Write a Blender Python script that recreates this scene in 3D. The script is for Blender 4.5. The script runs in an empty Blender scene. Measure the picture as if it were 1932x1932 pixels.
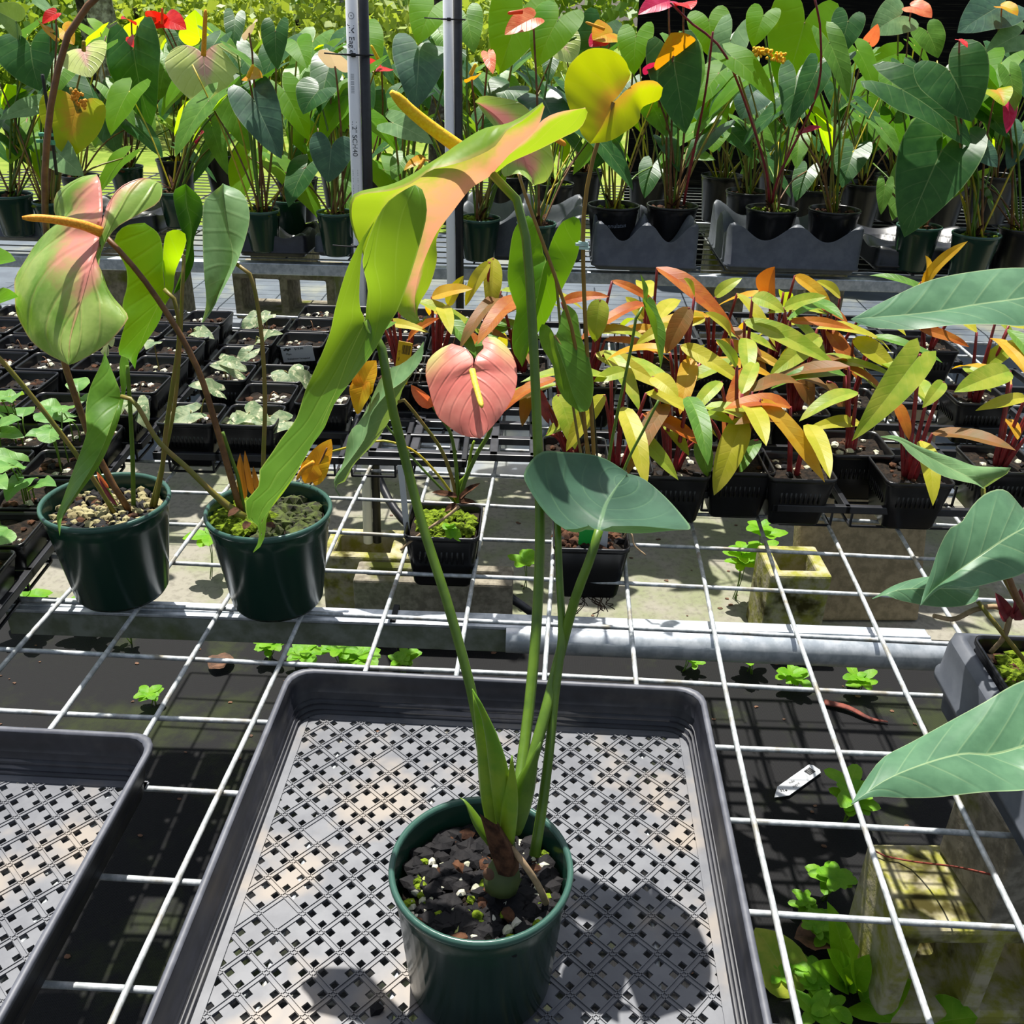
import bpy, bmesh, math, random
from mathutils import Vector, Matrix
random.seed(7)
scene = bpy.context.scene
COL = scene.collection
PI = math.pi

# ---------------------------------------------------------------- camera
F = 1786.0
CAM = Vector((-.2231, -1.279, .6742)); YAW, PITCH, ROLL = -.0351, .4908, .0269
_w = Vector((math.sin(YAW)*math.cos(PITCH), math.cos(YAW)*math.cos(PITCH), -math.sin(PITCH)))
_r0 = Vector((math.cos(YAW), -math.sin(YAW), 0)); _u0 = _r0.cross(_w)
_r = _r0*math.cos(ROLL)+_u0*math.sin(ROLL); _u = -_r0*math.sin(ROLL)+_u0*math.cos(ROLL)
cd = bpy.data.cameras.new('camera'); cam = bpy.data.objects.new('camera', cd); COL.objects.link(cam)
cd.sensor_width = 36; cd.lens = F/1932*36; cd.clip_start = .02; cd.clip_end = 200
cam.matrix_world = Matrix(((_r.x, _u.x, -_w.x, CAM.x), (_r.y, _u.y, -_w.y, CAM.y), (_r.z, _u.z, -_w.z, CAM.z), (0, 0, 0, 1)))
scene.camera = cam

# ---------------------------------------------------------------- world, sun, exposure
world = bpy.data.worlds.new('world'); scene.world = world; world.use_nodes = True
wn = world.node_tree; bg = wn.nodes['Background']
sky = wn.nodes.new('ShaderNodeTexSky'); sky.sky_type = 'NISHITA'; sky.sun_disc = False
sky.sun_elevation = math.radians(69); sky.sun_rotation = math.radians(-18); sky.air_density = 1.2; sky.dust_density = 2.0
hs_ = wn.nodes.new('ShaderNodeHueSaturation'); hs_.inputs['Saturation'].default_value = .6
wn.links.new(sky.outputs[0], hs_.inputs['Color']); wn.links.new(hs_.outputs[0], bg.inputs[0]); bg.inputs[1].default_value = .13
sd = bpy.data.lights.new('sun', 'SUN'); sun = bpy.data.objects.new('sun', sd); COL.objects.link(sun)
SUNDIR = Vector((.12, -.355, -1)).normalized()
sun.rotation_euler = SUNDIR.to_track_quat('-Z', 'Y').to_euler(); sun.location = (-2, 2, 6)
sd.energy = 8.2; sd.angle = math.radians(.55); sd.color = (1, .965, .9)
vs = scene.view_settings; vs.view_transform = 'Standard'; vs.look = 'None'; vs.gamma = 1; vs.exposure = .1
vs.use_curve_mapping = False

# ---------------------------------------------------------------- helpers
def ray(px, py): return _w+(px-966)/F*_r-(py-966)/F*_u
def atz(px, py, z): d = ray(px, py); return CAM+d*((z-CAM.z)/d.z)
def aty(px, py, y): d = ray(px, py); return CAM+d*((y-CAM.y)/d.y)
def rgb(h):
    h = h.lstrip('#'); v = [int(h[i:i+2], 16)/255 for i in (0, 2, 4)]
    return tuple(x/12.92 if x <= .04045 else ((x+.055)/1.055)**2.4 for x in v)+(1,)

class NT:
    def __init__(s, name):
        s.m = bpy.data.materials.new(name); s.m.use_nodes = True; s.t = s.m.node_tree
        s.t.nodes.clear(); s.out = s.t.nodes.new('ShaderNodeOutputMaterial')
    def n(s, typ, *ins, **kw):
        nd = s.t.nodes.new('ShaderNode'+typ)
        named = kw.pop('i', {})
        for k, v in kw.items(): setattr(nd, k, v)
        for k, v in list(enumerate(ins))+list(named.items()):
            if v is None: continue
            if hasattr(v, 'links'): s.t.links.new(v, nd.inputs[k])
            else: nd.inputs[k].default_value = v
        return nd
    def math(s, op, a, b=None, c=None):
        nd = s.n('Math', a, b, c, operation=op); return nd.outputs[0]
    def mix(s, f, a, b):
        nd = s.n('MixRGB', f, a, b); return nd.outputs[0]
    def noise(s, vec, scale, detail=3, rough=.5):
        nd = s.n('TexNoise', i={'Scale': scale, 'Detail': detail, 'Roughness': rough})
        if vec is not None: s.t.links.new(vec, nd.inputs['Vector'])
        return nd.outputs['Fac']
    def ramp(s, f, lo, hi):
        nd = s.n('MapRange', f, lo, hi, 0., 1., interpolation_type='SMOOTHSTEP'); return nd.outputs[0]
    def pos(s): return s.n('TexCoord').outputs['Object']
    def gpos(s): return s.n('NewGeometry').outputs['Position']
    def finish(s, sh): s.t.links.new(sh, s.out.inputs[0]); return s.m
    def pbr(s, col, rough=.5, metal=0., spec=.5, bump=None, bs=.3, bd=.002):
        p = s.n('BsdfPrincipled', i={'Base Color': col, 'Roughness': rough, 'Metallic': metal, 'Specular IOR Level': spec})
        if bump is not None:
            b = s.n('Bump', i={'Strength': bs, 'Distance': bd, 'Height': bump}); s.t.links.new(b.outputs[0], p.inputs['Normal'])
        return p.outputs[0]

_mats = {}
def plain(name, c1, c2=None, scale=30, rough=.5, metal=0., spec=.5, bump=0., bd=.002, detail=4, lo=.35, hi=.65, c3=None, s3=6, world=False):
    if name in _mats: return _mats[name]
    t = NT(name); col = rgb(c1); v = t.gpos() if world else t.pos(); h = None
    if c2:
        nz = t.noise(v, scale, detail, .6); h = nz
        col = t.mix(t.ramp(nz, lo, hi), col, rgb(c2))
    if c3:
        col = t.mix(t.ramp(t.noise(v, s3, 4, .6), .5, .68), col, rgb(c3))
    m = t.finish(t.pbr(col, rough, metal, spec, h if bump else None, bump, bd)); _mats[name] = m; return m

def leafmat(name, c1, c2, vein, trans, tf=.35, rough=.38, veins=9, vs_=.42, mott=6., slant=.55, bump=.16, center=None, cw=(.0, .55), mid=.03, spots=None, lobe=None, cu=1.1):
    """leaf skin; UV: u along the blade 0..1, v across -1..1"""
    if name in _mats: return _mats[name]
    t = NT(name); uv = t.n('UVMap').outputs[0]; sp = t.n('SeparateXYZ', uv)
    U = sp.outputs[0]; V = t.math('ABSOLUTE', sp.outputs[1])
    nz = t.noise(t.pos(), mott*6, 4, .6)
    col = t.mix(t.ramp(nz, .35, .66), rgb(c1), rgb(c2)); tr = rgb(trans)
    if center:
        k = t.math('ADD', t.math('MULTIPLY', V, .9), t.math('MULTIPLY', t.math('SUBTRACT', nz, .5), .9))
        k = t.math('ADD', k, t.math('MULTIPLY', t.math('POWER', t.math('ABSOLUTE', t.math('SUBTRACT', U, .38)), 2.), cu))
        f = t.math('SUBTRACT', 1., t.ramp(k, cw[0], cw[1]))
        col = t.mix(f, col, rgb(center)); tr = t.mix(f, rgb(trans), rgb(center))
    if lobe:
        lf = t.math('MULTIPLY', t.math('SUBTRACT', 1., t.ramp(U, .12, .42)), t.ramp(t.math('ADD', V, t.math('MULTIPLY', t.math('SUBTRACT', nz, .5), .5)), .35, .8))
        col = t.mix(lf, col, rgb(lobe)); tr = t.mix(lf, tr, rgb(lobe))
    if spots:
        s_ = t.ramp(t.noise(t.pos(), 70, 3, .7), .56, .64); col = t.mix(s_, col, rgb(spots)); tr = t.mix(s_, tr, rgb(spots))
    midm = t.math('SUBTRACT', 1., t.ramp(V, mid*.35, mid))
    fr = t.math('FRACT', t.math('SUBTRACT', t.math('MULTIPLY', U, float(veins)), t.math('MULTIPLY', V, slant*veins*.28)))
    d = t.math('ABSOLUTE', t.math('SUBTRACT', fr, .5))
    lat = t.math('SUBTRACT', 1., t.ramp(d, .012, .055))
    lat = t.math('MULTIPLY', lat, t.math('SUBTRACT', 1., t.ramp(V, .55, .98)))
    edge = t.ramp(V, .965, .99)
    mask = t.math('MAXIMUM', t.math('MAXIMUM', midm, edge), t.math('MULTIPLY', lat, .32))
    col = t.mix(t.math('MULTIPLY', mask, vs_), col, rgb(vein))
    tr = t.mix(t.math('MULTIPLY', mask, vs_*.7), tr, rgb(vein))
    hgt = t.math('SUBTRACT', t.math('MULTIPLY', t.ramp(d, .0, .16), .35), t.math('MULTIPLY', midm, .6))
    hgt = t.math('ADD', hgt, t.math('MULTIPLY', nz, .5))
    pb = t.pbr(col, rough+.08, 0., .24, hgt, bump, .004)
    tl = t.n('BsdfTranslucent', i={'Color': tr}).outputs[0]
    m = t.finish(t.n('MixShader', tf, pb, tl).outputs[0]); _mats[name] = m; return m

class MB:
    def __init__(s): s.v = []; s.f = []; s.uv = {}
    def quadgrid(s, rows, closed=False):
        """rows of equal-length point lists -> quads"""
        b = len(s.v); n = len(rows[0])
        for r in rows: s.v += [tuple(p) for p in r]
        for i in range(len(rows)-1):
            for j in range(n if closed else n-1):
                k = (j+1) % n
                s.f.append((b+i*n+j, b+i*n+k, b+(i+1)*n+k, b+(i+1)*n+j))
        return b
    def box(s, c, sz, rz=0., m=None):
        b = len(s.v); cs, sn = math.cos(rz), math.sin(rz)
        for dx, dy, dz in ((-1,-1,-1),(1,-1,-1),(1,1,-1),(-1,1,-1),(-1,-1,1),(1,-1,1),(1,1,1),(-1,1,1)):
            x, y, z = dx*sz[0]/2, dy*sz[1]/2, dz*sz[2]/2
            p = Vector((c[0]+x*cs-y*sn, c[1]+x*sn+y*cs, c[2]+z)) if m is None else m @ Vector((c[0]+x, c[1]+y, c[2]+z))
            s.v.append(tuple(p))
        for f in ((0,3,2,1),(4,5,6,7),(0,1,5,4),(1,2,6,5),(2,3,7,6),(3,0,4,7)): s.f.append(tuple(b+i for i in f))
        return s
    def tube(s, pts, rad, n=8, cap=True, flat=1.):
        pts = [Vector(p) for p in pts]
        if not hasattr(rad, '__len__'): rad = [rad]*len(pts)
        rows = []; up = None
        for i, p in enumerate(pts):
            t = (pts[min(i+1, len(pts)-1)]-pts[max(i-1, 0)]).normalized()
            if up is None:
                up = Vector((0, 0, 1)) if abs(t.z) < .9 else Vector((0, 1, 0))
            a = t.cross(up).normalized(); up = a.cross(t).normalized()
            rows.append([p+(a*math.cos(k*2*PI/n)+up*math.sin(k*2*PI/n)*flat)*rad[i] for k in range(n)])
        b = s.quadgrid(rows, True)
        if cap:
            s.f.append(tuple(b+k for k in range(n))[::-1]); e = b+(len(pts)-1)*n; s.f.append(tuple(e+k for k in range(n)))
        return s
    def lathe(s, prof, n=32, c=(0, 0, 0)):
        s.quadgrid([[(c[0]+r*math.cos(k*2*PI/n), c[1]+r*math.sin(k*2*PI/n), c[2]+z) for k in range(n)] for r, z in prof], True); return s
    def rsq(s, prof, cr=.25, n=6, c=(0, 0, 0), rz=0.):
        """stack of rounded squares: prof = (half side, z)"""
        rows = []
        for h, z in prof:
            row = []; q = h*cr
            for k in range(4):
                cx, cy = ((1, 1), (-1, 1), (-1, -1), (1, -1))[k]
                for j in range(n):
                    a = k*PI/2+j*(PI/2)/(n-1)
                    x = cx*(h-q)+q*math.cos(a); y = cy*(h-q)+q*math.sin(a)
                    row.append((c[0]+x*math.cos(rz)-y*math.sin(rz), c[1]+x*math.sin(rz)+y*math.cos(rz), c[2]+z))
            rows.append(row)
        s.quadgrid(rows, True); return s
    def blob(s, c, r, sq=(1, 1, 1), jit=.25, rnd=random):
        b = len(s.v); g = (1+5**.5)/2
        for x, y, z in ((-1,g,0),(1,g,0),(-1,-g,0),(1,-g,0),(0,-1,g),(0,1,g),(0,-1,-g),(0,1,-g),(g,0,-1),(g,0,1),(-g,0,-1),(-g,0,1)):
            k = r/1.9*(1+rnd.uniform(-jit, jit))
            s.v.append((c[0]+x*k*sq[0], c[1]+y*k*sq[1], c[2]+z*k*sq[2]))
        for f in ((0,11,5),(0,5,1),(0,1,7),(0,7,10),(0,10,11),(1,5,9),(5,11,4),(11,10,2),(10,7,6),(7,1,8),(3,9,4),(3,4,2),(3,2,6),(3,6,8),(3,8,9),(4,9,5),(2,4,11),(6,2,10),(8,6,7),(9,8,1)):
            s.f.append(tuple(b+i for i in f))
        return s
    def build(s, name, mat, parent=None, smooth=True, bevel=0, kind=None, loc=None):
        me = bpy.data.meshes.new(name); me.from_pydata(s.v, [], s.f)
        if s.uv:
            ul = me.uv_layers.new(name='UVMap')
            co = [0.]*(2*len(me.loops)); vi = [0]*len(me.loops); me.loops.foreach_get('vertex_index', vi)
            for k, i in enumerate(vi):
                u = s.uv.get(i, (0, 0)); co[2*k] = u[0]; co[2*k+1] = u[1]
            ul.data.foreach_set('uv', co)
        if smooth: me.polygons.foreach_set('use_smooth', [True]*len(me.polygons))
        me.materials.append(mat); me.update()
        return link(name, me, parent, bevel, kind, loc)
def link(name, me, parent=None, bevel=0, kind=None, loc=None):
    o = bpy.data.objects.new(name, me); COL.objects.link(o)
    if parent is not None:
        o.parent = parent
        o.matrix_parent_inverse = worldm(parent).inverted()
    if loc is not None: o.location = loc
    if bevel:
        b = o.modifiers.new('bevel', 'BEVEL'); b.width = bevel; b.segments = 2; b.limit_method = 'ANGLE'
    if kind: o['kind'] = kind
    return o
def worldm(o):
    m = o.matrix_basis.copy()
    return m if o.parent is None else worldm(o.parent) @ o.matrix_parent_inverse @ m
def tag(o, label, cat, group=None, kind=None):
    o['label'] = label; o['category'] = cat
    if group: o['group'] = group
    if kind: o['kind'] = kind
    return o
def thing(name, label, cat, loc=(0, 0, 0), group=None):
    o = bpy.data.objects.new(name, None); COL.objects.link(o); o.location = loc; o.empty_display_size = .05
    return tag(o, label, cat, group)
def copy_tree(o, delta, parent=None):
    c = o.copy(); COL.objects.link(c)
    if parent is None: c.location = Vector(o.location)+Vector(delta)
    else: c.parent = parent
    for ch in list(o.children): copy_tree(ch, delta, c)
    return c

def cr(pts, n):
    """Catmull-Rom through pts, n samples by arc length"""
    pts = [Vector(p) for p in pts]; dense = []
    P = [pts[0]*2-pts[1]]+pts+[pts[-1]*2-pts[-2]]
    for i in range(1, len(P)-2):
        for k in range(8):
            t = k/8; a, b, c, d = P[i-1], P[i], P[i+1], P[i+2]
            dense.append(.5*((2*b)+(c-a)*t+(2*a-5*b+4*c-d)*t*t+(3*b-a-3*c+d)*t*t*t))
    dense.append(pts[-1]); L = [0.]
    for i in range(1, len(dense)): L.append(L[-1]+(dense[i]-dense[i-1]).length)
    out = []; j = 0
    for k in range(n):
        s = L[-1]*k/(n-1)
        while j < len(L)-2 and L[j+1] < s: j += 1
        g = L[j+1]-L[j]; out.append(dense[j].lerp(dense[j+1], (s-L[j])/g if g > 1e-9 else 0))
    return out
def loft(mb, rails, N=22, M=6, bulge=0., v0=0., v1=1., ref=None, wave=0., wk=7):
    """surface through rails (3-D polylines); v runs v0..v1 across"""
    R = [cr(r, N) for r in rails]; nr = len(R); cols = (nr-1)*M+1; rows = []
    for i in range(N):
        row = []
        for k in range(cols):
            s = k/M; a = min(int(s), nr-2); t = s-a
            if nr == 2: p = R[0][i].lerp(R[1][i], t)
            else:
                A = R[max(a-1, 0)][i]; B = R[a][i]; C = R[a+1][i]; D = R[min(a+2, nr-1)][i]
                p = .5*((2*B)+(C-A)*t+(2*A-5*B+4*C-D)*t*t+(3*B-A-3*C+D)*t*t*t)
            row.append(p)
        rows.append(row)
    if bulge or wave:
        nrm = []
        for i in range(N):
            a = rows[min(i+1, N-1)][0]-rows[max(i-1, 0)][0]+rows[min(i+1, N-1)][-1]-rows[max(i-1, 0)][-1]
            b = rows[i][-1]-rows[i][0]; n = a.cross(b)
            n = n.normalized() if n.length > 1e-9 else Vector((0, 0, 0))
            if ref is not None and n.dot(Vector(ref)) < 0: n = -n
            nrm.append((n, b.length))
        for i in range(N):
            for k in range(cols):
                t = k/(cols-1)
                rows[i][k] = rows[i][k]+nrm[i][0]*nrm[i][1]*(bulge*math.sin(PI*t)+wave*t*math.sin(wk*i/N*2*PI)*.5)
    b = mb.quadgrid(rows)
    for i in range(N):
        for k in range(cols): mb.uv[b+i*cols+k] = (i/(N-1), v0+(v1-v0)*k/(cols-1))
    return mb
def q3(lst, f):
    """[(x,y,Y)] pixels in a crop -> 3-D points; f = (ox, oy, scale); Y is the distance plane"""
    return [aty(f[0]+p[0]*f[2], f[1]+p[1]*f[2], p[2]) for p in lst]
def ys(lst, *Y):
    """attach interpolated depth Y (list of key depths spread along the polyline) to 2-D points"""
    n = len(lst); out = []
    for i, p in enumerate(lst):
        t = i/(n-1)*(len(Y)-1); a = min(int(t), len(Y)-2) if len(Y) > 1 else 0
        y = Y[0] if len(Y) == 1 else Y[a]+(Y[a+1]-Y[a])*(t-a)
        out.append((p[0], p[1], y))
    return out

HEART = ([(.27,-.40),(.14,-.30),(.045,-.14),(0,0),(0,.25),(0,.5),(0,.75),(0,1)],
         [(.27,-.40),(.41,-.36),(.50,-.18),(.52,.06),(.47,.3),(.36,.55),(.21,.79),(.07,.94),(0,1)])
SPATHE = ([(.30,-.22),(.17,-.2),(.05,-.1),(0,0),(0,.25),(0,.5),(0,.75),(0,1)],
          [(.30,-.22),(.45,-.14),(.55,.08),(.54,.3),(.44,.55),(.28,.78),(.1,.94),(0,1)])
LANCE = ([(0,-.01),(0,.2),(0,.4),(0,.6),(0,.8),(0,1)],
         [(.03,-.01),(.3,.06),(.46,.2),(.5,.38),(.45,.58),(.3,.8),(.1,.95),(0,1)])
ARROW = ([(.30,-.12),(.14,-.08),(.02,-.01),(0,.2),(0,.4),(0,.6),(0,.8),(0,1)],
         [(.30,-.12),(.42,-.06),(.48,.1),(.46,.32),(.37,.55),(.23,.77),(.08,.94),(0,1)])
OVAL = ([(0,0),(0,.5),(0,1)], [(0,0),(.28,.08),(.47,.3),(.5,.52),(.4,.78),(.2,.95),(0,1)])
def leaf(mb, B, T, W, n=(0, -.6, .8), shape=HEART, droop=.6, fold=.18, wav=.03, N=12, M=4, rnd=random):
    """generic blade from junction B to tip T, full width W, upper side towards n"""
    B = Vector(B); T = Vector(T); ax = T-B; c = ax.length
    th = droop if abs(droop) > 1e-3 else 1e-3
    cy, cz = math.sin(th)/th, -(1-math.cos(th))/th; ch = math.hypot(cy, cz); L = c/ch
    ang = math.atan2(cz, cy)
    Y = ax.normalized(); n = Vector(n); X = Y.cross(n)
    X = X.normalized() if X.length > 1e-6 else Vector((1, 0, 0)); Zv = X.cross(Y)
    wr = W/L; ph = rnd.uniform(0, 6)
    for sgn in (1, -1):
        R = []
        ri = cr([Vector((x*wr*sgn, y, 0)) for x, y in shape[0]], N); ro = cr([Vector((x*wr*sgn, y, 0)) for x, y in shape[1]], N)
        b = len(mb.v)
        for i in range(N):
            row = []
            for k in range(M+1):
                p = ri[i].lerp(ro[i], k/M); x, y = p.x, p.y
                yy = math.sin(th*y)/th; zz = -(1-math.cos(th*y))/th if y > 0 else -.25*y*y
                zz += fold*abs(x)+wav*math.sin(y*9+ph+sgn)*abs(x)/max(wr, .1)*2
                y2 = yy*math.cos(-ang)-zz*math.sin(-ang); z2 = yy*math.sin(-ang)+zz*math.cos(-ang)
                row.append(B+(X*x+Y*y2+Zv*z2)*L)
            R.append(row)
        mb.quadgrid(R)
        for i in range(N):
            for k in range(M+1): mb.uv[b+i*(M+1)+k] = (i/(N-1), sgn*k/M)
    return mb
# ---------------------------------------------------------------- materials
galv = plain('galvanised', '#ccd1d6', '#a9b1b8', 60, .4, .45, .5, .12, .001)
wirem = plain('galvanised_wire', '#c8ccce', '#9aa0a2', 90, .55, .35, .5, .3, .001, c3='#8a8578', s3=25)
blackp = plain('black_plastic', '#16171b', '#202127', 50, .38, 0, .5)
trayp = plain('tray_plastic', '#1b1c22', '#26272e', 40, .42, 0, .5, c3='#3b3a3a', s3=14)
meshp = plain('tray_mesh_plastic', '#55575d', '#626469', 35, .5, 0, .45, c3='#82796f', s3=9)  # lit floor of the black tray: sky reflection painted in as lighter grey
greyp = plain('grey_tray_plastic', '#474b53', '#54585f', 25, .5, 0, .4)
greenp = None
soilm = plain('potting_mix', '#110e0b', '#2a2119', 120, .95, 0, .2, .8, .006)
chunkm = plain('cinder_chunk', '#0e0d10', '#1d1b1c', 80, .8, 0, .25, .6, .003)
perl = plain('perlite', '#c2beb0', '#97987f', 60, .9)
mossm = plain('moss', '#748822', '#36460f', 160, .95, 0, .1, .9, .004)
barkm = plain('bark_chip', '#573a28', '#2c1a11', 90, .9, 0, .2, .5, .003)
brownst = plain('brown_stem', '#5a3a1c', '#7a5530', 60, .5)
oliverst = plain('olive_stem', '#6a6a1c', '#7f6a30', 40, .5)
greenst = plain('green_stem', '#5c7a1e', '#4b681a', 40, .4, 0, .5)
redst = plain('red_stem', '#8a2a30', '#6a1f24', 50, .4)
yelst = plain('yellow_stem', '#c2a51e', '#9d9a24', 40, .45)
spadm = plain('spadix_yellow', '#f6c62c', '#eeb018', 420, .6, 0, .3, .4, .001)
spado = plain('spadix_orange', '#efa832', '#dd8a20', 420, .6, 0, .3, .4, .001)
spadg = plain('spadix_pale', '#e9d257', '#d0b030', 420, .6, 0, .3, .3, .001)
concm = plain('concrete', '#8d8677', '#6d675a', 45, .95, 0, .2, .5, .004, c3='#5f6428', s3=7)
mossy = plain('mossy_concrete', '#8b8a3c', '#a79f84', 28, .95, 0, .2, .6, .005, c3='#3a3514', s3=9)
clothm = plain('black_cloth_dark', '#0b0b0c', '#17181a', 300, .8)
pvc = plain('white_pvc', '#eceef2', '#f2f3f6', 8, .4)
whitep = plain('white_plastic', '#bcbfc2', None, rough=.5)
yelp = plain('yellow_plastic', '#e5b40c', None, rough=.5)
inkm = plain('grey_ink', '#4d545c', None, rough=.7)
blacki = plain('black_ink', '#17181a', None, rough=.7)
rootm = plain('pale_root', '#a48a6a', '#7d6a4c', 60, .8)
groot = plain('green_root', '#8f9a4a', '#a7ab6a', 60, .6)
deadm = plain('dead_leaf', '#6b4a33', '#46301f', 40, .8)
redroot = plain('red_root', '#8a3a2a', '#6a2a20', 40, .8)
def potmat(name, c, tr):
    t = NT(name); pb = t.pbr(rgb(c), .22, 0., .5); tl = t.n('BsdfTranslucent', i={'Color': rgb(tr)}).outputs[0]
    return t.finish(t.n('MixShader', .14, pb, tl).outputs[0])
greenp = potmat('green_pot_plastic', '#1c382e', '#3f8f3a')
rimp = potmat('green_pot_rim', '#3a5c52', '#4f9a4a')  # pot plastic again, lightened to paint in the highlights along the rim
blackpot = plain('black_pot_plastic', '#0e0e10', '#17171a', 30, .3, 0, .5)

L_back = leafmat('leaf_backlit', '#4f8a10', '#5e961a', '#b4cf5a', '#bce40e', .64, .42, 8)
L_deep = leafmat('leaf_deep_backlit', '#3f7414', '#4a8018', '#a4c050', '#84b812', .5, .4, 8)
L_dark = leafmat('leaf_dark', '#264f28', '#345f2e', '#93a86a', '#558c14', .3, .3, 8)
L_grey = leafmat('leaf_bluegreen', '#3a564a', '#486a54', '#8aa07c', '#587f2a', .22, .3, 9)
L_mid = leafmat('leaf_mid', '#4a7628', '#5f8c34', '#a8bf62', '#94bc1c', .35, .34, 9)
L_pale = leafmat('leaf_pale', '#64895a', '#7a9e6a', '#bccb92', '#8ea838', .3, .36, 9)
L_hero = leafmat('leaf_hero', '#4f7c1c', '#5c8826', '#b0c858', '#92b424', .44, .36, 5, .6, 4., 1.6, .3)
L_blue = leafmat('leaf_right', '#4d7256', '#5b8262', '#adc08c', '#7a9a34', .22, .32, 7, .5)
L_yel = leafmat('leaf_yellowgreen', '#a8a828', '#bdb540', '#d8d07a', '#d4c818', .38, .36, 10, .16, 5., .5, .08)
L_lime = leafmat('leaf_lime', '#7f9c2c', '#a8b040', '#d0d080', '#b4c818', .38, .34, 10, .16, 5., .5, .08)
L_org = leafmat('leaf_orange', '#a4501c', '#b87226', '#a03a18', '#cc7018', .38, .38, 10, .16, 5., .5, .08)
L_gold = leafmat('leaf_gold', '#c79420', '#d2ae3c', '#c8741c', '#e8b012', .42, .38, 10, .16, 5., .5, .08)
L_brn = leafmat('leaf_brown', '#8a5a2c', '#6e5a2c', '#b08a4a', '#b5741c', .35, .42, 10, .16, 5., .5, .08)
L_var = leafmat('leaf_variegated', '#98a47c', '#5f7c56', '#c0c49a', '#9aa870', .3, .45, 8, .3, 14., spots='#cfcfa8')
L_seed = leafmat('leaf_seedling', '#5a8c44', '#78a454', '#b9cf84', '#98bc34', .36, .36, 7, .4)
L_weed = leafmat('leaf_weed', '#5f9a1c', '#7aae28', '#b4cc5a', '#a8d81c', .42, .4, 7, .4)
S_hero = leafmat('spathe_hero', '#6c9620', '#86a428', '#e0a870', '#a2bc20', .46, .34, 7, .35, 4., 1.4, .3, center='#eaa67c', cw=(.10, .50), mid=.06)
S_left = leafmat('spathe_left', '#6a9434', '#a2b862', '#e08a80', '#a5bf48', .3, .3, 6, .4, 3.5, 1.2, .6, center='#dd8f82', cw=(.10, .5), mid=.05, cu=2.2, lobe='#8aaa4c')
S_pink = leafmat('spathe_pink', '#d0736a', '#de8f80', '#d2675f', '#e08a70', .25, .3, 9, .4, 3., .9, .45, mid=.03, lobe='#c3c878')
S_yel = leafmat('spathe_yellow', '#9fb414', '#b5b418', '#d8c83a', '#c2cc08', .5, .35, 8, .3, 4., center='#d8a030', cw=(.0, .5))
S_pale = leafmat('spathe_pale', '#d0da92', '#c0cd78', '#e6e8b4', '#d2e070', .3, .3, 8, .4, 3., .9, .6, center='#dcaaa0', cw=(-.05, .35))
S_gp = leafmat('spathe_greenpink', '#8fae55', '#a7bf66', '#d9a08a', '#a5bf48', .3, .3, 7, .35, 3., .9, .6, center='#d98a80', cw=(.1, .65))
S_red = leafmat('spathe_red', '#c01818', '#d42a20', '#8a1010', '#d82010', .35, .25, 8, .3)
S_cor = leafmat('spathe_coral', '#d95a3a', '#e88a5a', '#c04a2a', '#f07840', .4, .3, 8, .3)
S_mag = leafmat('spathe_magenta', '#b81848', '#c83060', '#e08090', '#d02050', .35, .28, 8, .3)
S_org = leafmat('spathe_orange', '#d8901c', '#cdb020', '#d8601c', '#e8a010', .45, .34, 8, .4)
S_cream = leafmat('spathe_cream', '#d8c0a4', '#d8cdb0', '#e8d8c0', '#e0c090', .35, .35, 8, .3)

# ---------------------------------------------------------------- ground and surroundings
def ground_mat():
    t = NT('aisle_ground_cloth'); g = t.gpos()
    n1 = t.noise(g, 5, 5, .6); n2 = t.noise(g, 60, 3, .6)
    col = t.mix(t.ramp(n1, .4, .62), rgb('#8a867a'), rgb('#7c8064'))
    col = t.mix(t.math('MULTIPLY', t.ramp(n2, .45, .7), .45), col, rgb('#625e54'))
    return t.finish(t.pbr(col, .9, 0, .2, n2, .3, .004))
def weave_mat(name, c1, c2, c3):
    t = NT(name); g = t.gpos(); sp = t.n('SeparateXYZ', g)
    a = t.math('SINE', t.math('MULTIPLY', sp.outputs[0], 2200.)); b = t.math('SINE', t.math('MULTIPLY', sp.outputs[1], 2200.))
    w = t.math('ADD', t.math('MULTIPLY', a, .5), t.math('MULTIPLY', b, .5))
    col = t.mix(t.ramp(w, -.6, .6), rgb(c1), rgb(c2))
    col = t.mix(t.math('MULTIPLY', t.ramp(t.noise(g, 4, 5, .65), .52, .7), .8), col, rgb(c3))
    return t.finish(t.pbr(col, .75, 0, .25, w, .4, .001))
def strip(name, x0, x1, prof, mat, label, cat, nx=2):
    m = MB(); m.quadgrid([[(x0+(x1-x0)*k/nx, y, z) for k in range(nx+1)] for y, z in prof])
    m.quadgrid([[(x0+(x1-x0)*k/nx, y, z-.04) for k in range(nx, -1, -1)] for y, z in prof])
    return tag(m.build(name, mat, smooth=False), label, cat, kind='structure')
strip('weed_mat', -6, 6, [(-4, -.85), (.92, -.85)], weave_mat('weed_mat', '#070708', '#121214', '#283010'), 'black woven weed mat on the ground under the wire bench', 'weed mat')
strip('aisle_ground', -6, 6, [(.92, -.845), (1.82, -.845)], ground_mat(), 'dusty olive ground cloth along the aisle between the benches', 'ground')
strip('back_ground_cloth', -8, 8, [(1.82, -.845), (1.95, -.83), (2.25, -.45), (2.4, -.42), (3.9, -.415)], plain('back_weed_mat', '#4c545e', '#5d666f', 5, .45, 0, .5, c3='#7a7c70', s3=3, world=True), 'black weed mat beneath the back bench, painted grey blue for its sky sheen', 'weed mat')  # mat is glossy black; the reflected sky is put into its base colour
lawn = strip('lawn', -30, 30, [(3.9, -.42), (8, -.42), (16, -.42), (60, -.2)], plain('lawn', '#7a8c38', '#667c2c', 9, .95, 0, .1, .6, .02, c3='#8c9248', s3=1.2, world=True), 'sunlit yellow green lawn beyond the back bench', 'lawn')

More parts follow.
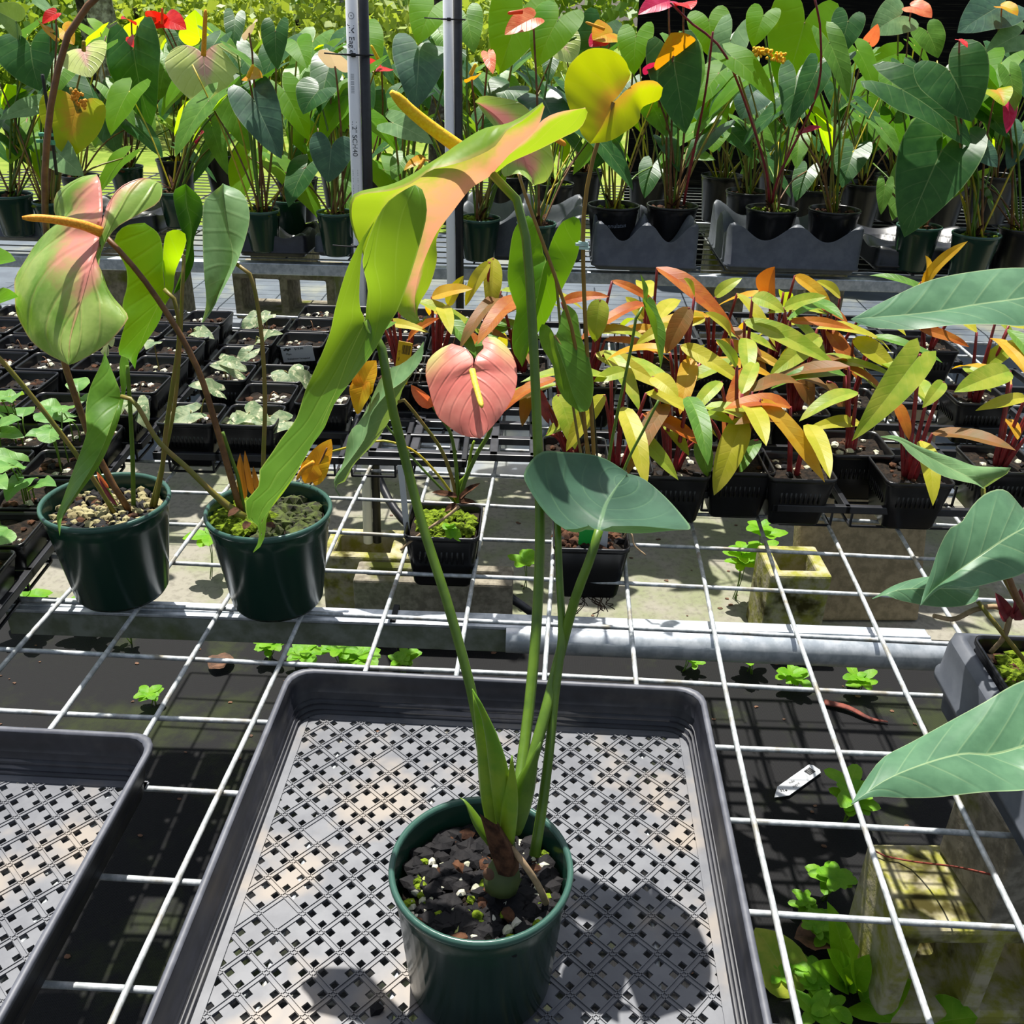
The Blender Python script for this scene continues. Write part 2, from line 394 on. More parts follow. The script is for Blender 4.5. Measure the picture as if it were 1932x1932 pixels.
# ---------------------------------------------------------------- front wire mesh bench
S = .1016; SK = .0175; RR = 1.0134
def gp(c, r, z=0.): return Vector((c*S-SK*r*S, -r*S*RR, z))
bench = thing('wire_mesh_bench', 'galvanised square wire mesh bench top carrying the trays and green pots', 'bench', (-.3, 0, -.003))
WR = .0029
for c in range(-12, 9):
    pts = [gp(c, r)+Vector((math.sin(c*3.1+r)*.0012, 0, WR*1.6+math.sin(r*.9+c)*.0008)) for r in range(-9, 13)]
    MB().tube(pts, WR, 8).build('wire', wirem, bench)
for r in range(-9, 13):
    pts = [gp(c, r)+Vector((0, math.sin(r*2.3+c)*.0012, math.sin(c*.8+r)*.0008)) for c in range(-12, 9)]
    MB().tube(pts, WR, 8).build('wire', wirem, bench)
# support rails
def railpipe(name, a, b, rad, label, mat=galv, tie=None, cat='pipe'):
    t = thing(name, label, cat, a)
    a = Vector(a); b = Vector(b); d = (b-a).normalized(); s_ = d.cross(Vector((0, 0, 1))).normalized(); u_ = s_.cross(d)
    rows = []
    for p in (a, b): rows.append([p+(s_*math.cos(k*PI/12)+u_*math.sin(k*PI/12))*rad for k in range(24)])
    for p in (b, a): rows.append([p+(s_*math.cos(k*PI/12)+u_*math.sin(k*PI/12))*(rad-.002) for k in range(24)])
    m = MB(); m.quadgrid(rows+[rows[0]], True); m.build('pipe_body', mat, t)
    for q in (tie or []):
        p = a.lerp(b, q); m = MB()
        m.quadgrid([[p+d*x+(s_*math.cos(k*PI/12)+u_*math.sin(k*PI/12))*(rad+rr) for k in range(24)] for x, rr in ((-.004, .0005), (-.004, .003), (.004, .003), (.004, .0005))], True)
        m.build('cable_tie', blacki, t)
    return t
a1 = atz(20, 1140, -.02); b1 = atz(1752, 1203, -.02); d1 = (b1-a1).normalized()
# channel-section front rail with a top flange
t = thing('channel_rail', 'long galvanised channel rail under the mesh, cable tied, behind the pipe', 'rail', a1)
ang = math.atan2(d1.y, d1.x); mid = (a1+b1)/2; Lr = (b1-a1).length
m = MB(); m.box((mid.x, mid.y, mid.z), (Lr, .030, .006), ang); m.build('top_flange', galv, t, False, .001)
nrm = Vector((-d1.y, d1.x, 0))
m = MB(); p = mid-nrm*.013; m.box((p.x, p.y, mid.z-.018), (Lr, .004, .036), ang); m.build('web', plain('mossy_galvanised', '#8d9489', '#6c7460', 30, .6, .2, c3='#5a6a24', s3=5), t, False, .001)
m = MB(); p = mid-nrm*.004; m.box((p.x, p.y, mid.z+.0035), (Lr, .005, .003), ang); m.build('lip', galv, t, False, .001)
p = atz(745, 1162, -.02); m = MB()
for dz in (.004, -.04): m.box((p.x, p.y-.001, mid.z+dz), (.007, .036, .002), ang)
for dy in (-.018, .018): m.box((p.x, p.y+dy, mid.z-.018), (.007, .002, .046), ang)
m.build('cable_tie', blacki, t, False)
a2 = atz(955, 1204, -.036); b2 = atz(1760, 1238, -.036); b2 = b2+(b2-a2)*.6
railpipe('galvanised_pipe', a2, b2, .0185, 'thick shiny galvanised pipe under the mesh in front of the channel rail')
for k, (px, py) in enumerate(((150, 1215), (1180, 1230))): pass

# ---------------------------------------------------------------- concrete blocks
def block(base, L, Wd, H, rz, mat, label, ncell=2, axis='z', tilt=0., name='concrete_block', group=None):
    """hollow block; axis = direction the cells run through"""
    t = thing(name, label, 'concrete block', base, group)
    bm = bmesh.new(); w = .032
    # cross-section (u,v) with cells, extruded along axis
    if axis == 'z': U, V, E = L, Wd, H
    else: U, V, E = L, H, Wd
    cell = (U-w*(ncell+1))/ncell
    us = [-U/2]; 
    for k in range(ncell): us += [-U/2+w+k*(cell+w), -U/2+w+k*(cell+w)+cell]
    us.append(U/2); vs_ = [-V/2, -V/2+w, V/2-w, V/2]
    m = MB(); idx = {}
    def vtx(i, j, e, ch=0):
        key = (i, j, e)
        if key not in idx:
            idx[key] = len(m.v); m.v.append((us[i], vs_[j], (e-.5)*E))
        return idx[key]
    solid = lambda i, j: not (j == 1 and i % 2 == 1)
    nu = len(us)-1
    for i in range(nu):
        for j in range(3):
            if not solid(i, j): continue
            m.f.append((vtx(i, j, 1), vtx(i+1, j, 1), vtx(i+1, j+1, 1), vtx(i, j+1, 1)))
            m.f.append((vtx(i, j+1, 0), vtx(i+1, j+1, 0), vtx(i+1, j, 0), vtx(i, j, 0)))
            for di, dj, A, B in ((0, -1, (i, j), (i+1, j)), (1, 0, (i+1, j), (i+1, j+1)), (0, 1, (i+1, j+1), (i, j+1)), (-1, 0, (i, j+1), (i, j))):
                ii, jj = i+di, j+dj
                if 0 <= ii < nu and 0 <= jj < 3 and solid(ii, jj): continue
                m.f.append((vtx(*A, 0), vtx(*B, 0), vtx(*B, 1), vtx(*A, 1)))
    M4 = Matrix.Translation(Vector(base)) @ Matrix.Rotation(rz, 4, 'Z') @ Matrix.Rotation(tilt, 4, 'X')
    if axis == 'z': M4 = M4 @ Matrix.Translation((0, 0, H/2))
    else: M4 = M4 @ Matrix.Translation((0, 0, H/2)) @ Matrix.Rotation(PI/2, 4, 'X')
    m.v = [tuple(M4 @ Vector(v)) for v in m.v]
    m.build('block_body', mat, t, False, .007); return t
block((.535, -.135, -.85), .31, .18, .24, .06, mossy, 'mossy concrete block on the weed mat at the lower right, core open', 2, 'y')
block((.60, -.125, -.608), .19, .16, .19, .16, concm, 'pale bare concrete block standing on the mossy block', 1, 'z')
block((.455, .92, -.85), .16, .16, .24, .05, mossy, 'small mossy block with brown open top behind the galvanised pipe', 1, 'z')
block((-.62, 1.0, -.85), .40, .16, .19, .02, mossy, 'mossy block lying under the white pipe foot', 2, 'z')
block((-.50, .855, -.85), .42, .10, .19, .02, concm, 'long shaded concrete block behind the green weeds', 2, 'z')
# leaning slab
t = thing('leaning_slab', 'wide tan concrete slab leaning beside the small mossy block', 'slab', (.66, 1.05, -.85))
M4 = Matrix.Translation((.68, 1.02, -.84)) @ Matrix.Rotation(.08, 4, 'Z') @ Matrix.Rotation(-.30, 4, 'X')
m = MB(); m.box((0, .0, .32), (.36, .06, .66), m=M4); m.build('slab_body', plain('tan_concrete', '#9a8a6c', '#7f7258', 40, .95, 0, .2, .5, .004), t, False, .008)
block((-1.24, 2.35, -.42), .39, .19, .19, 0, concm, 'concrete block with two open cores holding up the back bench', 2, 'y')
block((-1.25, 2.36, -.228), .22, .19, .10, 0, concm, 'half height block on top of the open cored block', 1, 'z')
block((-1.66, 2.15, -.42), .16, .19, .40, .06, concm, 'tall pale block pillar behind the left anthurium', 1, 'z')
block((-1.86, 2.25, -.42), .14, .19, .40, .06, concm, 'tall pale block post at the left below the back bench', 1, 'z')
block((.40, 2.2, -.42), .14, .19, .39, 0, concm, 'concrete post below the back bench above the orange leaves', 1, 'z')
block((.78, 2.3, -.42), .14, .19, .39, 0, concm, 'tan concrete post below the back bench behind the philodendrons', 1, 'z')

# ---------------------------------------------------------------- back bench
dullw = plain('dull_wire', '#6f7270', '#585a58', 60, .6, .3)
bb = thing('back_wire_bench', 'back bench of fine galvanised wire shelving holding the anthurium rows', 'bench', (0, 2.2, -.03))
Y0, Y1 = 1.56, 3.05
def yb(x): return Y0+.06*(x+1.7)/2.1    # slight skew of the bench front
for i in range(22):
    s_ = i/21; MB().tube([(-2.6, Y0-.05+(Y1-Y0)*s_, -.012), (3.0, Y0+.11+(Y1-Y0)*s_, -.012)], .0022, 6).build('wire', dullw, bb)
for i in range(30):
    x = -2.55+i*.19; MB().tube([(x, yb(x), -.017), (x, Y1, -.017)], .003, 6).build('cross_wire', dullw, bb)
m = MB(); m.box((.2, 0, 0), (5.6, .035, .035), 0)
m.v = [(v[0], v[1]+yb(v[0])-.005, v[2]-.045) for v in m.v]; m.build('front_rail', galv, bb, False, .003)
m = MB(); m.box((.2, 2.4, -.045), (5.6, .035, .035), 0); m.build('middle_rail', galv, bb, False, .003)

# ---------------------------------------------------------------- PVC posts
def post(name, px0, y, zb, label, txt=None, tz=()):
    top = aty(px0[0], px0[1], y); bot = aty(px0[2], px0[3], y)
    d = (top-bot).normalized(); bot = bot+d*((zb-bot.z)/d.z); top = top+d*.5
    t = thing(name, label, 'pipe', bot)
    MB().tube([bot, top], .0133, 20).build('white_pipe', pvc, t)
    off = Vector((.0245, .004, 0)); MB().tube([bot+off, top+off], .0115, 16).build('black_pipe', blackp, t)
    for z in tz:
        p = bot+d*((z-bot.z)/d.z); m = MB()
        path = [p+Vector((.0125+.031*math.cos(a), .002+.018*math.sin(a), 0)) for a in [k*2*PI/20 for k in range(21)]]
        m.tube(path, .0022, 6); m.tube([p+Vector((-.002, -.016, 0)), p+Vector((-.03, -.018, .001)), p+Vector((-.06, -.016, .002))], .0018, 6)
        m.box((p.x+.004, p.y-.017, p.z), (.009, .006, .008)); m.build('cable_tie', blacki, t)
    if txt:
        for s_, z, h in txt:
            p = bot+d*((z-bot.z)/d.z)
            cu = bpy.data.curves.new('lettering', 'FONT'); cu.body = s_; cu.size = h; cu.extrude = .00015; cu.align_y = 'CENTER'
            tmp = bpy.data.objects.new('lettering', cu); COL.objects.link(tmp); bpy.context.view_layer.update()
            me = bpy.data.meshes.new_from_object(tmp.evaluated_get(bpy.context.evaluated_depsgraph_get())); bpy.data.objects.remove(tmp)
            me.materials.clear(); me.materials.append(inkm)
            R = Matrix(((0, -.0, 0), (0, 0, 0), (0, 0, 0)))
            xa = -d; za = Vector((0, -1, 0)); ya = za.cross(xa).normalized(); za = xa.cross(ya)
            for v in me.vertices:
                a = v.co.y/.0134
                v.co = p+xa*v.co.x+ya*.0136*math.sin(a)+za*(.0134*math.cos(a)+.0004)
            link('lettering', me, t)
    return t
post('pvc_post', (663, 0, 678, 480), 1.0, -.66, 'nearer white PVC pipe strapped to a black pipe, lettering down its side',
     [('\u2609  JM Eagle', .655, .017), ('1/2" SCH40', .44, .016), ('|||||| |||| |||||||', .535, .008), ('|||| ||| ||||||| |||||||', .335, .014)], (.572, .16))
post('pvc_post', (845, 0, 851, 480), 1.47, -.845, 'farther white PVC pipe strapped to a black pipe behind the yellow spadix', None, (.64,))
# ---------------------------------------------------------------- mesh-bottom propagation trays
def mesh_tray(x0, x1, y0, y1, label, rot=0., name='mesh_tray'):
    """square open flat: flared wall, rolled rim, lattice floor of diagonal ribs"""
    t = thing(name, label, 'tray', ((x0+x1)/2, (y0+y1)/2, .006))
    cx, cy = (x0+x1)/2, (y0+y1)/2; hx, hy = (x1-x0)/2, (y1-y0)/2
    def ring(ix, iy, z, q=.022, n=5):
        row = []
        for k, (sx, sy) in enumerate(((1, 1), (-1, 1), (-1, -1), (1, -1))):
            for j in range(n):
                a = k*PI/2+j*(PI/2)/(n-1)
                row.append((cx+sx*(ix-q)+q*math.cos(a), cy+sy*(iy-q)+q*math.sin(a), z))
        return row
    Zf = .0105; m = MB()
    prof = [(-.014, Zf+.0), (-.0135, Zf+.006), (-.0115, Zf+.0062), (-.0112, Zf+.0115), (-.0095, Zf+.012), (-.0092, Zf+.0175), (-.0078, Zf+.018), (-.0075, .05),
            (-.0055, .0585), (-.0045, .0605), (-.001, .0605), (0, .0595), (0, .0555), (-.0015, .054), (-.0045, .0535), (-.006, .048), (-.0115, Zf-.0), (-.014, Zf-.002)]
    m.quadgrid([ring(hx+o, hy+o, z) for o, z in prof], True); m.build('wall', trayp, t)
    m = MB(); m.quadgrid([ring(hx+o, hy+o, z) for o, z in ((-.0055, .0590), (-.0045, .0612), (-.001, .0612), (.0004, .0600), (.0004, .0560), (-.001, .0555))], True); m.build('rim', plain('lit_rim', '#484a52', '#5a5c64', 40, .5), t)  # sunlight on the rim painted in as a paler grey than the wall
    for zz, oo in ((Zf+.0063, -.0125), (Zf+.0121, -.0104), (Zf+.0181, -.0085)):
        m = MB(); m.quadgrid([ring(hx+oo-.0012, hy+oo-.0012, zz), ring(hx+oo, hy+oo, zz+.0004), ring(hx+oo+.001, hy+oo+.001, zz+.0002)], True); m.build('step', plain('step_edge', '#25262c', '#303138', 40, .45), t)
    # lattice floor
    P_ = .0255; seg = (.0027, .0058, .0085, .0058, .0027); m = MB(); bx, by = hx-.0135, hy-.0135
    n = int((hx+hy)/P_)+2; cuts = []; hole = []
    for k in range(-n, n):
        p = k*P_
        for j, w in enumerate(seg): cuts.append(p); hole.append(j in (1, 3)); p += w
    cuts.append(n*P_); c45 = math.sqrt(.5)
    ca, sa = math.cos(PI/4+.06), math.sin(PI/4+.06); rn = random.Random(3)
    vid = {}
    def vx(i, j, top):
        k = (i, j, top)
        if k not in vid:
            a, b = cuts[i], cuts[j]; vid[k] = len(m.v)
            m.v.append((cx+a*ca-b*sa, cy+a*sa+b*ca, Zf if top else Zf-.0022))
        return vid[k]
    def inside(i, j):
        a = (cuts[i]+cuts[i+1])/2; b = (cuts[j]+cuts[j+1])/2
        return abs(a*ca-b*sa) < bx-.002 and abs(a*sa+b*ca) < by-.002
    solidcells = set()
    for _ in range(9): solidcells.add((rn.randint(-n+4, n-5), rn.randint(-n+4, n-5)))
    N_ = len(cuts)-1
    def sol(i, j):
        if not (0 <= i < N_ and 0 <= j < N_) or not inside(i, j): return False
        return not (hole[i] and hole[j]) or (i//5-n, j//5-n) in solidcells
    for i in range(N_):
        for j in range(N_):
            if not sol(i, j): continue
            m.f.append((vx(i, j, 1), vx(i+1, j, 1), vx(i+1, j+1, 1), vx(i, j+1, 1)))
            if not sol(i, j-1) and hole[i]: m.f.append((vx(i, j, 0), vx(i+1, j, 0), vx(i+1, j, 1), vx(i, j, 1)))
            if not sol(i, j+1) and hole[i]: m.f.append((vx(i, j+1, 1), vx(i+1, j+1, 1), vx(i+1, j+1, 0), vx(i, j+1, 0)))
            if not sol(i-1, j) and hole[j]: m.f.append((vx(i, j, 1), vx(i, j+1, 1), vx(i, j+1, 0), vx(i, j, 0)))
            if not sol(i+1, j) and hole[j]: m.f.append((vx(i+1, j, 0), vx(i+1, j+1, 0), vx(i+1, j+1, 1), vx(i+1, j, 1)))
    m.build('mesh_floor', meshp, t, False, kind='stuff')
    # raised ribs along both diagonals, clipped to the tray
    m = MB()
    for fam in (0, 1):
        for k in range(-n, n+1):
            for off in (-.0019, .0019):
                o = k*P_+off
                if fam == 0: d = Vector((ca, sa)); q = Vector((-sa, ca))*o
                else: d = Vector((-sa, ca)); q = Vector((ca, sa))*o
                lo, hi = -9, 9
                for ax, lim in ((0, bx), (1, by)):
                    if abs(d[ax]) < 1e-6: continue
                    u0, u1 = sorted(((-lim-q[ax])/d[ax], (lim-q[ax])/d[ax])); lo = max(lo, u0); hi = min(hi, u1)
                if hi-lo < .01: continue
                c = q+d*((lo+hi)/2); m.box((cx+c.x, cy+c.y, Zf+.0002), (hi-lo, .0010, .0016), math.atan2(d.y, d.x))
    m.build('floor_ribs', meshp, t, False, kind='stuff')
    for hx_, hy_, cx_, cy_ in ((.004, hy-.012, -1, 0), (.004, hy-.012, 1, 0), (hx-.012, .004, 0, -1), (hx-.012, .004, 0, 1)):
        m = MB(); m.box((cx+cx_*(hx-.0175), cy+cy_*(hy-.0175), Zf+.0006), (hx_*2, hy_*2, .0016)); m.build('floor_border', meshp, t, False)
    return t
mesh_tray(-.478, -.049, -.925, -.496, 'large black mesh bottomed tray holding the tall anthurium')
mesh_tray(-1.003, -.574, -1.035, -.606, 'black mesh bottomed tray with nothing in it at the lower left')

# ---------------------------------------------------------------- pots and plants
def pot_round(t, c, R, H, mat, rb=.72, soil=.86, n=40, soilmat=soilm, rim=.006):
    c = Vector(c); m = MB()
    m.lathe([(.002, .004), (R*rb-.012, .004), (R*rb-.004, .0), (R*rb, .006), (R*.93, H-.022), (R*.945, H-.020), (R*.955, H-.004), (R*.945, H), (R*.93, H-.003), (R*.90, H-.03), (R*rb-.004, .010), (.002, .010)], n, c)
    p = m.build('pot', mat, t)
    m = MB(); m.lathe([(R*.955, H-.007), (R*.985, H-.0065), (R, H-.003), (R*.99, H+.0005), (R*.955, H+.001), (R*.93, H-.001), (R*.93, H-.006)], n, c); m.build('rim', rimp if mat is greenp else mat, p)
    zs = H*soil; rs = R*(rb+(.93-rb)*soil)-.003; m = MB(); rn = random.Random(int(c.x*999))
    rows = []
    for i in range(7):
        r = rs*(i/6); rows.append([(c.x+max(r, .0005)*math.cos(k*PI/14), c.y+max(r, .0005)*math.sin(k*PI/14), c.z+zs+rn.uniform(-.004, .004)-(.002 if i == 6 else 0)) for k in range(28)])
    m.quadgrid(rows, True); m.build('soil', soilmat, t)
    return c+Vector((0, 0, zs)), rs
def gravel(t, c, rs, n, r0, r1, mat, name, seed=1, flat=.7, sector=None, dz=0.):
    rn = random.Random(seed); m = MB()
    for _ in range(n):
        a = rn.uniform(0, 2*PI) if sector is None else rn.uniform(*sector); r = rs*math.sqrt(rn.random())*.96; s = rn.uniform(r0, r1)
        m.blob((c.x+r*math.cos(a), c.y+r*math.sin(a), c.z+s*.3+dz), s, (1, rn.uniform(.7, 1.2), flat), .3, rn)
    m.build(name, mat, t, False, kind='stuff')
def pot_square(t, c, h, H, mat=blackpot, rz=0., soil=.84, bottom=.74, ribs=False, soilmat=soilm, seed=1, grit=0):
    c = Vector(c); m = MB()
    m.rsq([(.002, .003), (h*bottom-.004, .003), (h*bottom-.002, 0), (h*bottom, .004), (h*(.965), H-.008), (h*.97, H-.006), (h, H-.005), (h, H), (h*.965, H+.001), (h*.95, H-.004), (h*bottom-.003, .008), (.002, .008)], .22, 5, c, rz)
    if ribs:
        for sd_ in range(4):
            a = rz+sd_*PI/2
            for k in range(9):
                u = (k-4)*h*.14; M4 = Matrix.Translation(c) @ Matrix.Rotation(a, 4, 'Z')
                z = H*.62; hh = h*(bottom+(.965-bottom)*.62)
                m.box((u, -hh-.0004, z), (h*.055, .0022, H*.26), m=M4)
    p = m.build('pot', mat, t, True)
    zs = H*soil; rs = h*(bottom+(.95-bottom)*soil)-.002; rn = random.Random(seed); m = MB()
    g = 7; m.quadgrid([[(c.x+((i/g*2-1)*math.cos(rz)-(j/g*2-1)*math.sin(rz))*rs, c.y+((i/g*2-1)*math.sin(rz)+(j/g*2-1)*math.cos(rz))*rs, c.z+zs+rn.uniform(-.003, .003)) for i in range(g+1)] for j in range(g+1)])
    m.build('soil', soilmat, t)
    if grit:
        mm = [MB(), MB(), MB()]
        for _ in range(grit):
            x, y = rn.uniform(-.9, .9)*rs, rn.uniform(-.9, .9)*rs; s = rn.uniform(.0025, .007)
            mm[rn.randint(0, 2)].blob((c.x+x*math.cos(rz)-y*math.sin(rz), c.y+x*math.sin(rz)+y*math.cos(rz), c.z+zs+s*.25), s, (1, 1.1, .6), .3, rn)
        for q, mt in zip(mm, (perl, barkm, chunkm)):
            if q.v: q.build('grit', mt, t, False, kind='stuff')
    return c+Vector((0, 0, zs)), rs
def stem(t, pts, r0, r1, mat, name='petiole', n=8, N=18, base=None):
    P_ = cr(pts, N); k = [r0+(r1-r0)*i/(N-1) for i in range(N)]
    if base: k = [r*(1+base*max(0, 1-i/(N*.28))**1.5) for i, r in enumerate(k)]
    return MB().tube(P_, k, n).build(name, mat, t)
def spadix(t, pts, r0, r1, mat, name='spadix'):
    P_ = cr(pts, 16); k = [r0+(r1-r0)*i/15 for i in range(16)]; k[-1] *= .45; k[-2] *= .85
    o = MB().tube(P_, k, 14).build(name, mat, t); return o
def px(lst, f=(0, 0, 1)): return q3(lst, f)
ID = (0, 0, 1)

# ===== hero anthurium in the mesh tray =====
HC = atz(908, 1640, .128); HC.z = .0120
hero = thing('potted_anthurium', 'tall anthurium in green pot on mesh tray, peach and green spathe, thick yellow spadix', 'potted plant', HC)
hs, hr = pot_round(hero, HC, .0662, .121, greenp, .82, .80, 56)
gravel(hero, hs, hr, 330, .003, .009, chunkm, 'cinder', 5)
gravel(hero, hs, hr, 80, .0015, .0042, perl, 'perlite', 6, .8, None, .003)
gravel(hero, hs, hr, 40, .002, .005, mossm, 'moss', 8, .7, None, .003)
gravel(hero, hs, hr, 14, .004, .008, barkm, 'bark', 9, .6, None, .003)
Z1 = (640, 160, .24845); Z2 = (460, 340, .20704); Z3 = (450, 640, .21739); Z4 = (880, 380, .33117)
# rhizome stump and sheaths
crown = aty(945, 1585, -.80); cz = hs.z
P0 = aty(948, 1660, -.806)
m = MB(); m.tube(cr([aty(945, 1672, -.812), aty(950, 1640, -.81), aty(952, 1600, -.806), aty(950, 1560, -.803)], 8), [.0125, .0135, .0115, .0085, .008, .0075, .007, .0065], 12); m.build('rhizome', plain('rhizome_green', '#33401c', '#3f4a20', 40, .6), hero)
m = MB(); loft(m, [px(ys([(905, 1535), (915, 1570), (925, 1610), (940, 1650)], -.812, -.82)), px(ys([(935, 1555), (950, 1590), (965, 1620), (960, 1655)], -.822, -.826)), px(ys([(938, 1550), (965, 1590), (980, 1625), (975, 1650)], -.81, -.812))], 8, 3); m.build('husk', barkm, hero)
m = MB(); m.lathe([(.0, 0), (.004, .0006), (.0045, -.001)], 10); MM = Matrix.Translation(aty(921, 1650, -.826)) @ Matrix.Rotation(1.2, 4, 'X') @ Matrix.Rotation(-.5, 4, 'Y'); m.v = [tuple(MM @ Vector(v)) for v in m.v]; m.build('leaf_scar', deadm, hero)
def sheath(pts, r, mat=greenst, nm='sheath'):
    P_ = cr(pts, 12); k = [r*(.75+.6*math.sin(PI*min(1, i/11*1.05+.12)))*(1-.9*(i/11)**4) for i in range(12)]
    return MB().tube(P_, k, 10, flat=.6).build(nm, mat, hero)
limest = plain('lime_sheath', '#7f9a20', '#5f8a18', 30, .4)
sheath(px(ys([(946, 1590), (935, 1520), (922, 1430), (905, 1360), (893, 1305)], -.80, -.79)), .0072, limest)
sheath(px(ys([(955, 1590), (948, 1500), (930, 1400), (910, 1340), (891, 1300)], -.805, -.80)), .0055, limest)
sheath(px(ys([(958, 1590), (960, 1540), (965, 1480), (966, 1425)], -.81, -.805)), .0045, limest)
sheath(px(ys([(968, 1570), (985, 1500), (1005, 1440), (1020, 1400)], -.80, -.79)), .0062, greenst)
sheath(px(ys([(925, 1590), (900, 1550), (880, 1515), (868, 1505)], -.80, -.79)), .0034, greenst)
# petioles
stem(hero, px(ys([(945, 1585), (918, 1470), (893, 1320), (848, 1150), (800, 1000), (768, 880), (738, 760), (722, 665), (708, 622), (692, 606)], -.80, -.70, -.68)), .0040, .0031, greenst)
stem(hero, px(ys([(968, 1560), (985, 1440), (1002, 1300), (1014, 1150), (1019, 1000), (1015, 850), (1007, 660), (995, 470), (978, 385), (955, 345), (930, 330)], -.80, -.70, -.62, -.56, -.54)), .0043, .0033, greenst)
stem(hero, px(ys([(975, 1560), (1000, 1450), (1030, 1340), (1055, 1240), (1085, 1130), (1115, 1050), (1130, 1000)], -.80, -.72, -.70)), .0046, .0032, greenst)
stem(hero, px(ys([(1008, 1615), (1022, 1530), (1036, 1420), (1046, 1320), (1060, 1200), (1056, 1100), (1052, 985)], -.795, -.74, -.675)), .0040, .0024, greenst)
stem(hero, px(ys([(965, 1600), (985, 1625), (1015, 1670), (1035, 1715)], -.815, -.825, -.815)), .0022, .0026, rootm, 'aerial_root')
for a_, r_ in ((((720, 1700), (800, 1660), (790, 1660)), .0014), (((870, 1730), (862, 1760), (850, 1800)), .002), (((905, 1785), (925, 1778), (940, 1788)), .0016), (((795, 1692), (797, 1670), (800, 1655)), .0012), (((815, 1722), (838, 1708), (854, 1694)), .0014)):
    yb_ = -.872 if a_[0][1] > 1725 else -.85
    zz = [atz(x, y, .112 if k < 2 or a_[0][1] < 1725 else .098) for k, (x, y) in enumerate(a_)]
    if a_[0] == (720, 1700): continue
    stem(hero, zz, r_*.8, r_, groot, 'aerial_root')
# leaf seen from below, lower left
J2 = [(690, 605)]
mid2 = [(1110, 1280), (1050, 1400), (960, 1600), (870, 1850)]
m2 = q3(ys(mid2, -.68, -.685), Z2)+q3(ys([(780, 600), (680, 830), (560, 1060), (420, 1290), (280, 1470), (195, 1590), (205, 1680), (170, 1790), (125, 1850)], -.69, -.725), Z3)
outL = q3(ys([(1187, 378), (1060, 560), (960, 760), (890, 960), (830, 1180), (790, 1370), (720, 1560), (640, 1740), (555, 1932)], -.70, -.655), Z2)+q3(ys([(500, 690), (380, 850), (280, 1000), (200, 1110), (170, 1170), (190, 1240), (140, 1320), (62, 1400), (60, 1470), (80, 1560), (130, 1590), (165, 1620), (180, 1700), (160, 1790), (125, 1848)], -.66, -.725), Z3)
inL = q3(ys([(1187, 385), (1095, 580), (1068, 750), (1055, 950), (1055, 1120), (1080, 1230)], -.70, -.68), Z2)+m2
outR = q3(ys([(1560, 42), (1620, 75), (1660, 180), (1668, 300), (1640, 450), (1570, 700), (1480, 980), (1400, 1190), (1330, 1300), (1270, 1400), (1210, 1520), (1050, 1740)], -.665, -.70), Z2)+q3(ys([(880, 490), (800, 620), (740, 780), (650, 900), (560, 1050), (450, 1230), (340, 1370), (270, 1490), (235, 1600), (235, 1690), (190, 1800), (125, 1855)], -.70, -.725), Z3)
inR = q3(ys([(1560, 42), (1470, 85), (1300, 210), (1180, 420), (1085, 700), (1100, 850), (1130, 1000), (1110, 1200)], -.665, -.71, -.68), Z2)+m2
m = MB(); loft(m, [inL, outL], 44, 7, .05, 0, -1, (0, 1, .3)); loft(m, [inR, outR], 44, 9, .07, 0, 1, (0, 1, .3)); m.build('leaf', L_hero, hero)
# cupped dark leaf on the right
inL = q3(ys([(690, 1840), (722, 1862), (755, 1870), (775, 1790), (800, 1715), (860, 1620), (918, 1552)], -.705, -.665, -.60), Z4)
outL = q3(ys([(690, 1850), (560, 1868), (440, 1760), (350, 1625), (330, 1540), (420, 1430), (560, 1428), (700, 1440), (800, 1470), (918, 1545)], -.71, -.70, -.655, -.60, -.585), Z4)
inR = q3(ys([(830, 1850), (790, 1864), (755, 1870), (775, 1790), (800, 1715), (860, 1620), (918, 1552)], -.705, -.665, -.60), Z4)
outR = q3(ys([(830, 1850), (1000, 1850), (1200, 1868), (1277, 1862), (1230, 1790), (1130, 1680), (1010, 1580), (918, 1550)], -.71, -.69, -.62, -.585), Z4)
L_cup = leafmat('leaf_cup', '#34503f', '#3f5f4a', '#8fb27a', '#4a7a2a', .15, .36, 7, .25, 4., 1.2, .12)
m = MB(); loft(m, [inL, outL], 26, 9, .16, 0, -1, (0, 0, -1)); loft(m, [inR, outR], 26, 9, .05, 0, 1, (0, 0, -1)); m.build('leaf', L_cup, hero)
# main spathe
def ysh(l, *Y): return ys(l, *[y+.06 for y in Y])
midp = [(1150, 690), (1000, 790), (860, 965), (740, 1125), (650, 1320), (610, 1420), (580, 1560), (575, 1690), (600, 1790), (640, 1800), (672, 1745)]
dm = (-.60, -.585, -.57, -.58)
A = q3(ysh([(1560, 165), (1500, 330), (1350, 470), (1220, 610)], -.615, -.60), Z1)+q3(ysh(midp, *dm), Z1)
crest = q3(ysh([(1545, 135), (1400, 235), (1280, 292), (1100, 330), (930, 430), (800, 520), (600, 660), (400, 760), (190, 812), (110, 850), (88, 950), (110, 1090), (200, 1330), (320, 1530), (440, 1720), (540, 1800), (600, 1815), (672, 1747)], -.62, -.625, -.64, -.63, -.60, -.58), Z1)
marg = q3(ysh([(1548, 140), (1410, 262), (1272, 350), (1180, 470), (1000, 562), (840, 612), (690, 650), (560, 745), (400, 803), (200, 828), (120, 858), (94, 950), (114, 1090), (204, 1330), (323, 1530), (443, 1720), (541, 1800), (600, 1815), (672, 1747)], -.625, -.645, -.66, -.645, -.605, -.58), Z1)
m = MB(); loft(m, [A, crest], 48, 10, .10, 0, -.82, (0, 1, .6)); loft(m, [crest, marg], 48, 4, .12, -.82, -1, (0, -1, 1))
